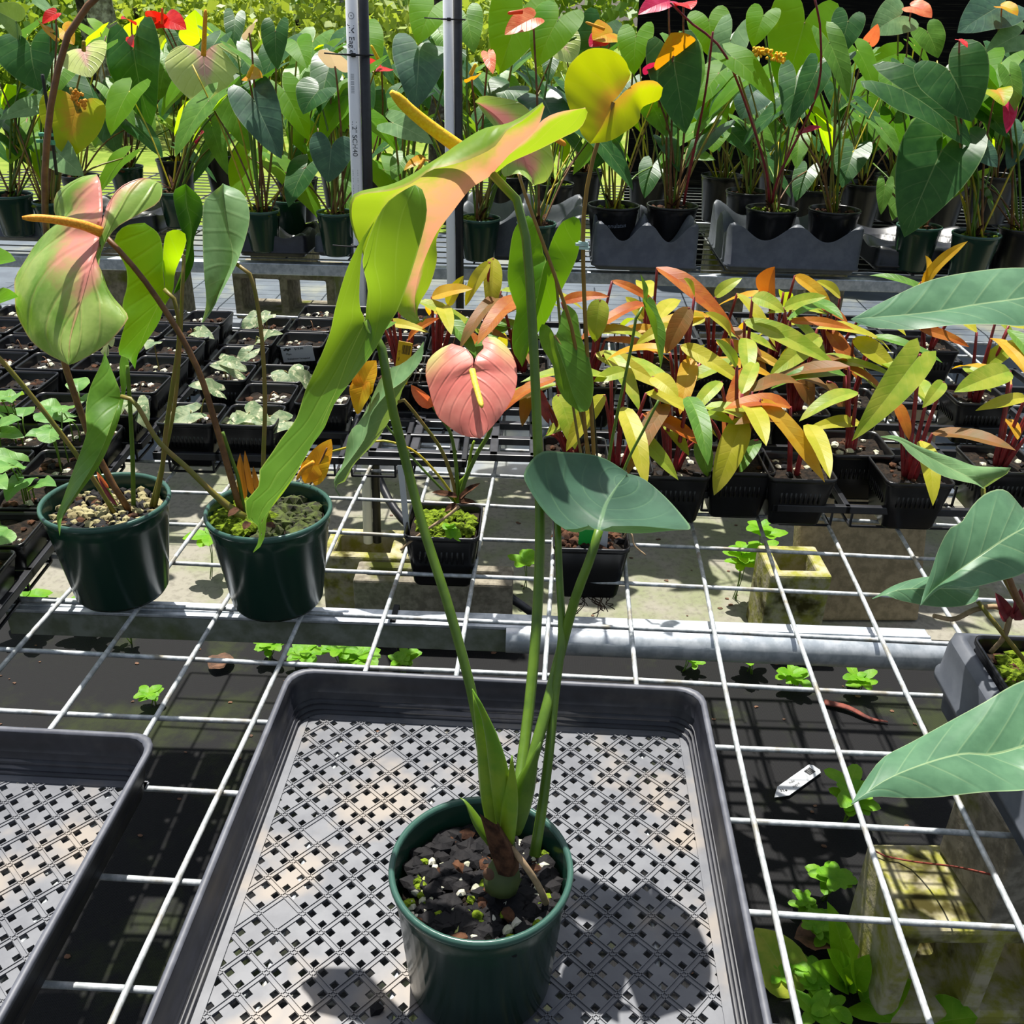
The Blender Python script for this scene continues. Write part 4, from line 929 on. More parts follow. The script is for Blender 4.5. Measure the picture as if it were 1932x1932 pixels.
stem(p6, [s6+Vector((.03, .01, -.01)), aty(1880, 1060, -.48), aty(1858, 960, -.44), aty(1855, 922, -.435)], .0026, .0022, oliverst)
stem(p6, [s6+Vector((.01, 0, -.01)), aty(1880, 1180, -.49), aty(1845, 1135, -.475)], .0024, .0022, oliverst)
stem(p6, [s6+Vector((.04, 0, 0)), aty(1960, 900, -.46), aty(2040, 700, -.46), aty(2060, 540, -.46)], .0034, .0028, brownst)
stem(p6, [s6+Vector((.04, -.01, 0)), aty(2000, 1300, -.62), aty(2010, 1310, -.74)], .0034, .0028, greenst)
stem(p6, px(ys([(1905, 1160), (1880, 1145), (1840, 1150), (1800, 1168), (1762, 1162)], -.47, -.485)), .0028, .0024, rootm, 'aerial_root')
stem(p6, [aty(1908, 1150, -.48), aty(1895, 1200, -.49), atz(1870, 1230, .10)], .003, .0026, rootm, 'aerial_root')
for a_, b_ in (((1905, 1165), (1878, 1118)), ((1910, 1165), (1925, 1110)), ((1905, 1170), (1885, 1140)), ((1915, 1170), (1935, 1130))):
    m = MB(); leaf(m, aty(*a_, -.485), aty(*b_, -.48), .012, (0, -1, 0), LANCE, .4, .6, .05, 7, 2); m.build('husk', redst, p6)
for k, i in enumerate((1,)):
    p_, s_, r_ = sqplant(gc[i], 'bare black square pot in the grey tray beside the long leaved anthurium', .052, .098, 0, 60+i, 0, .004, name='square_pot', cat='pot')
# ---------------------------------------------------------------- left block of small square pots in lattice carry trays
def lattice_tray(x0, y0, nx, ny, pitch, z, label, rz=0., mat=blackp, drop=.045, bw=.009, cage=True):
    t = thing('lattice_tray', label, 'tray', (x0, y0, 0))
    M4 = Matrix.Translation((x0, y0, 0)) @ Matrix.Rotation(rz, 4, 'Z'); W, D = nx*pitch, ny*pitch
    for i in range(nx+1):
        m = MB(); m.box((i*pitch, D/2, z), (bw, D+bw, .012), m=M4); m.build('bar', mat, t, False, .0015)
    for j in range(ny+1):
        m = MB(); m.box((W/2, j*pitch, z), (W+bw, bw, .012), m=M4); m.build('cross_bar', mat, t, False, .0015)
    m = MB()
    for i in range(nx):
        for j in range(ny):
            cx, cy = (i+.5)*pitch, (j+.5)*pitch; h = pitch*.36
            for dx, dy in ((-1, -1), (1, -1), (1, 1), (-1, 1)):
                m.box((cx+dx*h, cy+dy*h, z/2+.002), (.003, .003, z-.008), m=M4)
            for k in (-1, 1):
                m.box((cx, cy+k*h, .0065), (h*2, .003, .003), m=M4); m.box((cx+k*h, cy, .0065), (.003, h*2, .003), m=M4)
    if cage: m.build('cage_ribs', mat, t, False, kind='stuff')
    return t, [[M4 @ Vector(((i+.5)*pitch, (j+.5)*pitch, 0)) for i in range(nx)] for j in range(ny)]
PT = .0965
ords = ['first', 'second', 'third', 'fourth', 'fifth', 'sixth', 'seventh', 'eighth']
def seedling_leaf(t, base, tip, w, mat, n=(0, -.2, 1), shape=HEART, h=None, droop=.8):
    m = MB(); leaf(m, base, tip, w, n, shape, droop, .12, .06, 10, 4); return m.build('leaf', mat, t)
# nearer-left raft, right raft
RX = -.80
tA, cA = lattice_tray(-.830, .045, 5, 7, PT, .040, 'black lattice tray of variegated seedlings left of the empty lattice tray', .035)
tB, cB = lattice_tray(-1.46, .06, 6, 6, .0985, .040, 'black lattice tray of gritty square pots behind the far left flower', .03)
leaves_var = [  # px base, px tip, width px   (variegated creeping leaves)
    ((360, 780), (300, 815), 45), ((265, 800), (285, 850), 42), ((410, 735), (355, 728), 40), ((450, 700), (395, 690), 44), ((470, 665), (440, 705), 30), ((420, 680), (465, 700), 30),
    ((545, 720), (560, 770), 60), ((590, 730), (545, 700), 45), ((470, 800), (520, 845), 55), ((540, 795), (490, 820), 50), ((480, 600), (455, 635), 30), ((505, 595), (480, 620), 24),
    ((490, 640), (535, 630), 30), ((370, 625), (405, 640), 30), ((290, 645), (275, 660), 30), ((205, 650), (215, 630), 40), ((440, 790), (500, 800), 30), ((235, 850), (232, 955), 45)]
rn = random.Random(5)
def topx(p):
    d = p-CAM; z = d.dot(_w); return 966+F*d.dot(_r)/z, 966-F*d.dot(_u)/z
def gap_at(c):
    q = topx(Vector((c.x, c.y, .08))); return any((q[0]-x)**2+((q[1]-y)*1.4)**2 < 34**2 for x, y in ((565, 688), (590, 722), (480, 770), (150, 720), (400, 735)))
small = []
skipA = {(3, 0), (4, 0), (2, 0), (4, 1), (3, 1), (2, 2), (0, 6)}
lookA = {}
for j in range(7):
    for i in range(5):
        if (i, j) in skipA: continue
        c = cA[j][i]
        if gap_at(c): continue
        lab = 'black seedling pot, variegated tray, %s row from front, %s from left' % (ords[j], ords[i])
        t, s, r = sqplant((c.x, c.y), lab, .0445, .078, .035, 100+j*7+i, 26, .014, .80, 'small square pots left', 'seedling_pot', 'potted seedling')
        small.append((t, s, j, i))
for j in range(6):
    for i in range(6):
        c = cB[j][i]
        if c.y < -.02 or gap_at(c): continue
        lab = 'gritty square pot, far left tray, %s row from front, %s from right' % (ords[j], ords[5-i])
        t, s, r = sqplant((c.x, c.y), lab, .0445, .075, .03, 200+j*7+i, 26, .014, .80, 'gritty square pots far left', 'seedling_pot', 'potted seedling')
        small.append((t, s, j, i))
def topx(p):
    d = p-CAM; z = d.dot(_w); return 966+F*d.dot(_r)/z, 966-F*d.dot(_u)/z
sp_ = [(t, s, topx(s)) for t, s, j, i in small]
for b, tp, w in leaves_var:
    t, s, q = min(sp_, key=lambda e: (e[2][0]-b[0])**2+(max(0, b[1]-e[2][1])*2.2)**2+(e[2][1]-b[1]-25)**2)
    B = aty(*b, s.y-.01); T_ = aty(*tp, s.y-.035); k = (B-CAM).dot(_w)/F
    if B.z < s.z+.008: B.z = s.z+.02; T_.z = max(T_.z, s.z-.01)
    seedling_leaf(t, B, T_, w*k, L_var, (0, -.5, .8), HEART)
    stem(t, [Vector((s.x+(B.x-s.x)*.2, s.y, s.z-.004)), s.lerp(B, .5)+Vector((0, 0, .012)), B], .0011, .0009, oliverst, 'petiole', 6, 8)
rr = random.Random(3)
for t, s, q in sp_:
    if rr.random() < .55:
        a = rr.uniform(0, 6); e = Vector((math.cos(a), math.sin(a), 0))*rr.uniform(.008, .02)
        stem(t, [s, s+e*.5+Vector((0, 0, .018)), s+e+Vector((0, 0, rr.uniform(.005, .03)))], .0011, .0008, brownst, 'stalk', 5, 7)
# price label on one pot
lt = aty(562, 668, .58); lt = atz(562, 668, .05)
best = min(sp_, key=lambda e: (e[2][0]-565)**2+(e[2][1]-640)**2)
fy = best[1].y-.047; lc = aty(562, 668, fy)
M4 = Matrix.Translation(lc) @ Matrix.Rotation(-.10, 4, 'Y') @ Matrix.Rotation(.12, 4, 'X')
m = MB(); m.box((0, 0, 0), (.062, .0008, .032), m=M4); lab_o = m.build('price_label', whitep, best[0], False, .002)
def text_part(s_, size, M, parent, mat=blacki, name='lettering', al='CENTER'):
    cu = bpy.data.curves.new(name, 'FONT'); cu.body = s_; cu.size = size; cu.extrude = .0001; cu.align_x = al; cu.align_y = 'CENTER'
    tmp = bpy.data.objects.new(name, cu); COL.objects.link(tmp); bpy.context.view_layer.update()
    me = bpy.data.meshes.new_from_object(tmp.evaluated_get(bpy.context.evaluated_depsgraph_get())); bpy.data.objects.remove(tmp)
    me.materials.clear(); me.materials.append(mat); me.transform(M)
    return link(name, me, parent)
FR = Matrix.Rotation(PI/2, 4, 'X')
text_part('$19.99', .0062, M4 @ Matrix.Translation((.004, -.0007, .011)) @ FR, lab_o)
text_part('Pipo', .0058, M4 @ Matrix.Translation((-.017, -.0007, .001)) @ FR, lab_o)
text_part('Dufiedrium Variegated', .0048, M4 @ Matrix.Translation((.0, -.0007, -.009)) @ FR, lab_o)
m = MB()
for k in range(4): m.box((-.024+k*.0035, -.0006, .010+.0015*(k % 2)), (.0035, .0006, .003+.001*(k % 3)), m=M4)
m.build('printed_mark', blacki, lab_o, False)

# ---------------------------------------------------------------- seedling flat, lower left
tS, cS = lattice_tray(-1.235, -.435, 4, 5, .0975, .040, 'black tray packed with young green seedlings at the left edge', .075)
rn = random.Random(11)
for j in range(5):
    for i in range(4):
        c = cS[j][i]
        t, s, r = sqplant((c.x, c.y), 'pot of green seedlings, left edge tray, %s row from front, %s from right' % (ords[j], ords[3-i]), .0445, .062, .075, 300+j*5+i, 12, .014, .84, 'seedling pots left edge', 'seedling_pot', 'potted seedling', False)
        for k in range(5):
            a = rn.uniform(0, 6.28); d = Vector((math.cos(a), math.sin(a), 0)); b = s+d*rn.uniform(.0, .02)
            h = rn.uniform(.025, .085); B = b+d*rn.uniform(.005, .015)+Vector((0, 0, h)); T_ = B+d*rn.uniform(.03, .05)+Vector((0, 0, rn.uniform(-.012, .012)))
            stem(t, [b, b+Vector((0, 0, h*.6)), B], .0012, .0010, greenst, 'petiole', 6, 8)
            seedling_leaf(t, B, T_, rn.uniform(.024, .036), L_seed, (0, -.25, 1), OVAL if rn.random() < .4 else HEART, None, .7)

# ---------------------------------------------------------------- empty lattice tray, centre
tE, cE = lattice_tray(-.497, .095, 4, 4, .0645, .036, 'empty black lattice tray behind the pink flower', .03, plain('lattice_grey', '#26272c', '#34353b', 40, .4), .045, .014, False)
tE2, cE2 = lattice_tray(-.44, .42, 4, 4, .0975, .040, 'black lattice tray under the yellow leaved philodendrons at the centre', .03)

# ---------------------------------------------------------------- philodendrons
tP, cP = lattice_tray(-.205, -.02, 3, 6, .105, .042, 'black lattice tray carrying philodendrons behind the dark cupped leaf', .03)
tQ, cQ = lattice_tray(.115, -.046, 6, 6, .105, .042, 'black lattice tray carrying philodendrons at the right', .03)
tR, cR = lattice_tray(.0, .62, 6, 3, .105, .042, 'rear black lattice tray of orange and yellow philodendrons', .03)
pots = []   # x, y, label
def nearpx(px_, py_): p = atz(px_, py_, .09); return (p.x, p.y)
PH = [((1502, 880), 'philodendron with a drooping orange yellow leaf in the front corner square pot'), ((1612, 838), 'philodendron in square pot with ferny moss behind the front corner pot'), ((1718, 888), 'red stemmed philodendron in square pot under the large blue green leaf'),
      ((1885, 868), 'philodendron in the rightmost ribbed square pot, roots on top'), ((1390, 868), 'philodendron with a wide lime leaf hanging over the tray edge'), ((1270, 875), 'philodendron with red stems just right of the cupped leaf'), ((1165, 868), 'philodendron hidden behind the cupped leaf edge'), ((1085, 850), 'yellowing philodendron between the tall stems'),
      ((1285, 770), 'philodendron in the second row with long yellow green blades'), ((1400, 775), 'philodendron in the second row with upright red stalks'), ((1500, 765), 'philodendron with a curled brownish leaf in the middle'), ((1600, 752), 'philodendron with orange strap leaves left of the lime leaf'), ((1840, 745), 'philodendron with grey green folded leaf at the right'),
      ((1110, 715), 'philodendron with lime leaf below the backlit heart leaf'), ((1225, 690), 'philodendron with bent red stalk at centre right'), ((1345, 680), 'philodendron with long orange blade rising to the left'), ((1460, 665), 'philodendron holding up an orange heart shaped leaf'), ((1570, 660), 'philodendron with many orange edged leaves at the rear'), ((1750, 650), 'philodendron holding up a gold heart leaf behind the big blue green leaf'),
      ((905, 690), 'philodendron with bright yellow drooping leaves above the pink flower'), ((820, 690), 'philodendron with orange leaves between pink flower and pipe'), ((760, 705), 'small philodendron with a yellow barcode tag in its pot'), ((985, 690), 'philodendron with rusty leaves right of the pink flower')]
phil = []
for k, (q, lab) in enumerate(PH):
    x, y = nearpx(*q)
    t, s, r = sqplant((x, y), lab, .0490, .080, .03, 400+k, 18, .012, .86, 'philodendrons in square pots', 'potted_philodendron', 'potted plant')
    phil.append((t, s, q))
PL = [((1240, 505), (1388, 632), 38, L_org, -.10), ((1450, 550), (1462, 503), 60, L_org, 0), ((1742, 538), (1826, 455), 26, L_gold, -.05), ((1738, 532), (1746, 482), 46, L_gold, 0), ((1285, 652), (1406, 728), 34, L_yel, -.05),
      ((1352, 645), (1490, 702), 24, L_gold, -.08), ((1547, 634), (1450, 712), 38, L_lime, -.05), ((1437, 753), (1556, 910), 38, L_gold, -.05), ((1402, 790), (1347, 935), 50, L_yel, -.05), ((1735, 668), (1607, 832), 66, L_lime, -.06),
      ((1622, 797), (1520, 812), 26, L_yel, 0), ((1500, 705), (1532, 768), 44, L_brn, 0), ((1405, 605), (1578, 692), 40, L_lime, -.04), ((1560, 620), (1626, 726), 28, L_org, -.06), ((1490, 606), (1612, 622), 20, L_org, 0), ((1232, 710), (1280, 750), 36, L_yel, 0),
      ((1300, 580), (1256, 668), 38, L_brn, -.02), ((930, 487), (925, 592), 34, L_yel, 0), ((924, 494), (878, 578), 28, L_yel, .02), ((815, 560), (892, 545), 30, L_gold, 0), ((868, 612), (964, 642), 18, L_brn, 0), ((1170, 790), (1280, 906), 34, L_lime, -.06),
      ((1125, 667), (1280, 746), 40, L_yel, -.05), ((1132, 565), (1122, 646), 40, L_lime, 0), ((1140, 745), (1068, 852), 36, L_yel, -.02), ((1052, 745), (1085, 848), 46, L_lime, -.03), ((1030, 848), (1078, 806), 26, L_lime, 0),
      ((1860, 690), (1930, 640), 34, L_lime, 0), ((1905, 700), (1800, 740), 46, L_lime, -.03), ((1935, 750), (1840, 775), 24, L_yel, -.03), ((1735, 620), (1830, 655), 22, L_org, -.02), ((1610, 640), (1690, 700), 40, L_yel, -.02),
      ((1155, 530), (1240, 575), 18, L_org, .05), ((1060, 570), (1150, 560), 24, L_org, .03), ((1180, 620), (1280, 640), 24, L_gold, 0), ((1330, 600), (1250, 625), 30, L_yel, 0), ((1380, 640), (1330, 590), 34, L_yel, 0), ((1480, 580), (1560, 560), 30, L_lime, 0),
      ((1500, 520), (1570, 580), 30, L_gold, 0), ((1420, 560), (1480, 590), 34, L_lime, 0), ((1540, 570), (1600, 610), 22, L_org, 0), ((720, 610), (810, 628), 20, L_yel, 0), ((735, 585), (800, 545), 26, L_gold, 0), ((770, 640), (830, 600), 22, L_org, 0), ((960, 640), (1010, 600), 24, L_org, 0),
      ((1000, 720), (985, 805), 26, L_brn, 0), ((1015, 735), (1035, 800), 20, redst, 0), ((1330, 780), (1385, 800), 22, L_lime, 0), ((1320, 830), (1335, 900), 34, L_mid, 0), ((1430, 830), (1395, 895), 26, L_mid, -.01), ((1690, 760), (1715, 830), 24, L_org, 0), ((1600, 690), (1655, 735), 22, L_lime, 0), ((1250, 790), (1300, 860), 26, L_lime, 0), ((1880, 600), (1800, 560), 36, L_yel, .05),
      ((1270, 615), (1200, 650), 26, L_yel, 0), ((1215, 600), (1180, 560), 28, L_yel, .04), ((1350, 560), (1400, 525), 26, L_lime, .03), ((1310, 560), (1290, 525), 26, L_yel, .03), ((1585, 560), (1540, 530), 26, L_yel, .03), ((845, 575), (875, 520), 24, L_yel, .03), ((1390, 690), (1350, 640), 28, L_lime, 0), ((1475, 690), (1520, 640), 28, L_yel, 0), ((1290, 700), (1330, 650), 26, L_yel, 0),
      ((1180, 700), (1120, 720), 28, L_lime, 0), ((1360, 720), (1300, 790), 28, L_lime, -.02), ((1560, 720), (1600, 790), 22, L_brn, 0), ((1780, 720), (1740, 770), 26, L_lime, 0), ((1820, 690), (1870, 740), 30, L_lime, -.02), ((1900, 790), (1920, 830), 26, L_gold, 0), ((1520, 660), (1480, 620), 24, L_gold, 0)]
counts = {}
for b, tp, w, mt, dy in PL:
    k = min(range(len(phil)), key=lambda i: (phil[i][2][0]-b[0])**2+(max(0, phil[i][2][1]-b[1]-185))**2*.6+(max(0, b[1]+45-phil[i][2][1]))**2*6)
    t, s, q = phil[k]; counts[k] = counts.get(k, 0)+1
    B = aty(*b, s.y+rn.uniform(-.02, .02)+dy*.3); T_ = aty(*tp, s.y+dy-.03); kk = (B-CAM).dot(_w)/F
    if B.z < s.z+.02: B.z = s.z+.03
    m = MB(); leaf(m, B, T_, w*kk*1.05, (rn.uniform(-.3, .3), -.6, .8), HEART if abs(b[1]-tp[1])+abs(b[0]-tp[0]) < 66 and w > 40 else LANCE if w < 55 else ARROW, rn.uniform(.4, .8), .22, .012, 12, 4); m.build('leaf', mt, t)
    s0 = Vector((s.x+(B.x-s.x)*.15, s.y+(B.y-s.y)*.15, s.z-.004))
    stem(t, [s0, s0.lerp(B, .55)+Vector((0, 0, .012)), B], .0040, .0022, redst, 'petiole', 7, 9)
for k, (t, s, q) in enumerate(phil):
    for e in range(3 if k in (0, 1, 2, 11) else max(3, 7-counts.get(k, 0))):
        a = rn.uniform(0, 6.28); d = Vector((math.cos(a), math.sin(a), 0)); s0 = s+d*.008-Vector((0, 0, .004)); h = rn.uniform(.06, .15)
        d2 = (d+Vector((rn.uniform(-.5, .5), rn.uniform(-.8, .2), 0))).normalized(); B = s0+d*rn.uniform(.008, .035)+Vector((0, 0, h)); T_ = B+d2*rn.uniform(.09, .15)+Vector((0, 0, rn.uniform(-.075, .02)))
        stem(t, [s0, s0.lerp(B, .5)+Vector((0, 0, .006)), B], .0042, .0022, redst, 'petiole', 7, 8)
        m = MB(); leaf(m, B, T_, rn.uniform(.024, .036), (0, -.2, 1), LANCE, rn.uniform(.5, 1.1), .22, .012, 10, 3); m.build('leaf', rn.choice((L_lime, L_yel, L_lime, L_yel, L_gold, L_org, L_lime, L_mid, L_brn)), t)
# yellow barcode tag
tp_, ts_, _ = phil[21]; cc = aty(762, 672, ts_.y-.07); M4 = Matrix.Translation(cc) @ Matrix.Rotation(.16, 4, 'Y')
m = MB(); m.box((0, 0, -.012), (.024, .0012, .075), m=M4); tg = tag(m.build('plant_tag', yelp, None, False, .002), 'yellow plastic plant tag with a black barcode behind the grey green leaf', 'plant tag')
m = MB()
for k in range(9): m.box((.002-.006+k*.0016, -.0008, .012), (.0009 if k % 3 else .0005, .0006, .016), m=M4)
m.build('barcode', blacki, tg, False)
text_part('NO. 11 72', .0042, M4 @ Matrix.Translation((-.008, -.0008, .0)) @ FR @ Matrix.Rotation(PI/2, 4, 'Z'), tg)
# ---------------------------------------------------------------- anthuriums on the back bench
BP = [  # rim centre px, rim z, radius, height, black/green, label
    (20, 366, .14, .062, .12, 'g', 'anthurium in green pot at the far left end of the back bench'),
    (90, 380, .13, .045, .10, 'g', 'anthurium with gold leaf stalks in small green pot, far left of back bench'),
    (237, 313, .14, .060, .12, 'g', 'anthurium with big dark heart leaf in green pot, back row left'),
    (423, 290, .17, .080, .16, 'b', 'anthurium in wide black pot behind the cream spathe'),
    (330, 360, .13, .055, .11, 'g', 'anthurium with the pale cream spathe in green pot'),
    (492, 395, .13, .055, .12, 'g', 'anthurium in green pot with red husks left of the nearer pipe'),
    (545, 376, .13, .055, .12, 'g', 'anthurium in green pot with folded lime leaf near the pipe'),
    (632, 399, .13, .055, .125, 'g', 'anthurium with pointed blue green leaf in green pot behind the nearer pipe'),
    (765, 395, .14, .062, .12, 'g', 'anthurium with large dark blue heart leaf between the two pipes'),
    (905, 410, .13, .062, .12, 'g', 'anthurium in green pot in the grey tray right of the farther pipe'),
    (1012, 420, .13, .058, .12, 'g', 'anthurium with coral spathe in green pot, centre of back bench'),
    (1158, 386, .15, .080, .155, 'b', 'anthurium in black pot with chalk writing on its side'),
    (1269, 386, .15, .080, .155, 'b', 'anthurium with long dark hanging leaf in black pot on grey tray'),
    (1364, 330, .16, .078, .16, 'b', 'anthurium in tall black pot in the second row, mossy mix'),
    (1412, 360, .15, .075, .15, 'b', 'anthurium in black pot hidden behind the red stalked plant'),
    (1457, 392, .15, .080, .15, 'b', 'red stalked anthurium with yellow berries in black pot'),
    (1575, 394, .15, .080, .15, 'b', 'anthurium with many slanting green stalks in black pot'),
    (1535, 355, .15, .075, .15, 'b', 'anthurium with big backlit leaf in black pot, second row right'),
    (1735, 425, .13, .066, .13, 'g', 'anthurium with huge dark leaf hanging over its green pot'),
    (1843, 440, .13, .068, .13, 'g', 'anthurium with weeds in its green pot at the right'),
    (1880, 330, .17, .085, .17, 'b', 'anthurium in wide black pot at the back right'),
    (1925, 430, .14, .060, .13, 'b', 'anthurium in black pot cut by the right edge of the view'),
    (1690, 330, .16, .078, .16, 'b', 'anthurium with coral spathe in black pot, back row right'),
    (700, 330, .15, .065, .14, 'b', 'anthurium with red flower in black pot beside the nearer pipe'),
    (1100, 320, .16, .075, .15, 'b', 'anthurium with pale backlit leaves in black pot, second row centre'),
    (960, 330, .16, .075, .15, 'b', 'anthurium with glossy green spathe in black pot, second row centre left'),
    (560, 335, .15, .070, .14, 'b', 'leafy anthurium in black pot, second row left of the nearer pipe'), (640, 320, .15, .070, .14, 'b', 'leafy anthurium in black pot right behind the nearer pipe'), (850, 340, .15, .070, .14, 'b', 'leafy anthurium in black pot behind the farther pipe'),
    (1045, 345, .15, .070, .14, 'b', 'leafy anthurium in black pot behind the tall hero stem'), (1225, 330, .16, .075, .15, 'b', 'leafy anthurium in black pot behind the hanging dark leaf'), (1470, 325, .16, .075, .15, 'b', 'leafy anthurium in black pot behind the yellow berries'),
    (1630, 345, .16, .075, .15, 'b', 'leafy anthurium in black pot behind the slanting stalks'), (1790, 350, .15, .070, .14, 'b', 'leafy anthurium in black pot behind the huge hanging leaf'), (150, 330, .14, .062, .13, 'b', 'leafy anthurium in black pot behind the left spathe'), (330, 300, .15, .070, .14, 'b', 'leafy anthurium in black pot behind the cream spathe plant')]
back = []
for k, (x, y, z, R, H, kind, lab) in enumerate(BP):
    p = atz(x, y, z); base = Vector((p.x, p.y, z-H))
    t = thing('potted_anthurium', lab, 'potted plant', base, 'anthuriums on the back bench')
    s, r = pot_round(t, base, R, H, greenp if kind == 'g' else blackpot, .74, .88, 28)
    gravel(t, s, r, 24, .006, .014, mossm if k % 2 else barkm, 'mulch', 500+k)
    if base.z > .0: # stands on a tray insert
        pass
    back.append((t, s, (x, y), p.y))
BL = [  # junction px, tip px, width px, material, pot, facing tilt, dy
    ((58, 86), (76, 172), 132, L_dark, 0, 0), ((158, 95), (172, 146), 84, S_pale, 1, 0), ((252, 93), (286, 238), 112, L_dark, 2, 0), ((384, 105), (397, 208), 128, S_pale, 4, -.05), ((145, 200), (130, 299), 112, S_yel, 1, -.03),
    ((190, 188), (224, 294), 78, L_grey, 2, -.05), ((378, 72), (368, 18), 74, L_back, 3, 0), ((520, 58), (524, 132), 52, L_dark, 5, 0), ((443, 35), (440, 104), 38, L_dark, 3, 0), ((430, 180), (472, 286), 64, L_mid, 4, -.04), ((480, 190), (531, 300), 84, L_grey, 5, -.03),
    ((537, 172), (583, 266), 64, L_back, 6, -.02), ((600, 172), (572, 216), 84, L_dark, 7, .05), ((625, 278), (619, 345), 78, L_grey, 7, -.03), ((70, 200), (0, 226), 44, L_pale, 0, -.02), ((35, 190), (12, 158), 62, L_back, 0, .1), ((108, 288), (158, 332), 62, L_pale, 1, -.06),
    ((30, 40), (-20, 15), 60, L_pale, 0, 0), ((95, 18), (60, 5), 60, L_pale, 1, 0), ((95, 60), (70, 35), 34, S_org, 1, 0), ((118, 55), (140, 85), 40, S_org, 2, 0),
    ((818, 12), (788, 84), 84, L_back, 8, 0), ((791, 97), (783, 207), 98, L_grey, 8, -.04), ((742, 232), (818, 272), 50, L_pale, 8, -.08), ((985, 18), (940, 142), 112, L_back, 9, .05), ((1052, 38), (1012, 128), 92, L_back, 10, .08),
    ((1027, 190), (1052, 252), 104, L_grey, 9, -.02), ((960, 165), (930, 205), 80, L_dark, 9, 0), ((1200, 68), (1196, 142), 66, L_back, 11, .08), ((1271, 115), (1293, 253), 98, L_dark, 12, -.03), ((1337, 38), (1345, 112), 78, L_back, 13, .05), ((1378, 75), (1335, 212), 66, L_pale, 13, -.03),
    ((1518, 42), (1476, 182), 132, L_back, 17, .08), ((1385, 110), (1462, 196), 56, L_back, 15, -.03), ((1540, 135), (1490, 236), 54, L_dark, 16, 0), ((1565, 80), (1601, 186), 52, L_mid, 16, -.02), ((1698, 30), (1640, 66), 76, L_pale, 22, 0), ((1791, 133), (1834, 230), 128, L_dark, 19, -.02),
    ((1700, 168), (1838, 282), 92, L_dark, 18, -.06), ((1776, 285), (1706, 448), 142, L_dark, 18, -.10), ((1840, 282), (1882, 316), 56, L_grey, 19, 0), ((1690, 102), (1618, 138), 46, L_back, 22, 0), ((1890, 10), (1806, 62), 96, L_grey, 20, 0), ((1922, 66), (1858, 102), 60, L_pale, 20, 0), ((1347, 250), (1345, 288), 62, L_back, 14, .05),
    ((1420, 175), (1398, 226), 76, L_grey, 14, .03), ((1905, 140), (1915, 210), 40, L_mid, 21, 0), ((1670, 350), (1662, 405), 30, L_mid, 18, -.03), ((1300, 290), (1350, 302), 28, L_mid, 13, -.03), ((700, 190), (720, 260), 60, L_dark, 23, .05), ((690, 60), (715, 130), 60, L_back, 23, .05), ((830, 60), (850, 120), 40, L_mid, 8, .05),
    ((850, 110), (830, 170), 60, L_dark, 8, .08), ((880, 30), (895, 100), 60, L_mid, 9, .1), ((1150, 250), (1120, 320), 50, L_dark, 11, .05), ((1110, 160), (1090, 200), 60, L_dark, 24, 0), ((1230, 200), (1260, 260), 50, L_mid, 12, .06), ((1440, 30), (1420, 90), 60, L_back, 15, .1), ((1470, 230), (1440, 290), 60, L_mid, 17, .1),
    ((1600, 40), (1580, 110), 60, L_dark, 16, .1), ((1640, 180), (1650, 240), 44, L_back, 22, .05), ((1850, 200), (1900, 260), 60, L_dark, 19, .08), ((1750, 60), (1770, 110), 64, L_mid, 22, .05), ((1560, 250), (1580, 300), 50, L_mid, 17, .08), ((310, 130), (300, 190), 60, L_mid, 2, .1), ((340, 60), (330, 110), 50, L_dark, 3, .1), ((460, 120), (455, 180), 54, L_mid, 3, .1),
    ((560, 80), (580, 130), 56, L_back, 6, .1), ((570, 250), (590, 300), 56, L_back, 6, .1), ((640, 190), (650, 250), 56, L_mid, 7, .1), ((120, 130), (105, 180), 56, L_mid, 1, .1), ((200, 230), (180, 280), 54, L_mid, 2, .1), ((40, 270), (20, 310), 50, L_back, 0, .05), ((400, 240), (430, 330), 40, L_mid, 4, .04), ((1010, 250), (1000, 300), 50, L_dark, 25, .0), ((940, 230), (920, 290), 50, L_dark, 25, .0), ((760, 300), (740, 340), 40, L_mid, 8, 0),
    ((1130, 60), (1090, 150), 80, L_dark, 24, .05), ((1890, 130), (1870, 190), 70, L_mid, 20, .05), ((1930, 250), (1900, 320), 60, L_grey, 21, .05), ((1650, 250), (1620, 300), 54, L_dark, 22, 0), ((1380, 250), (1420, 300), 50, L_dark, 14, .05)]
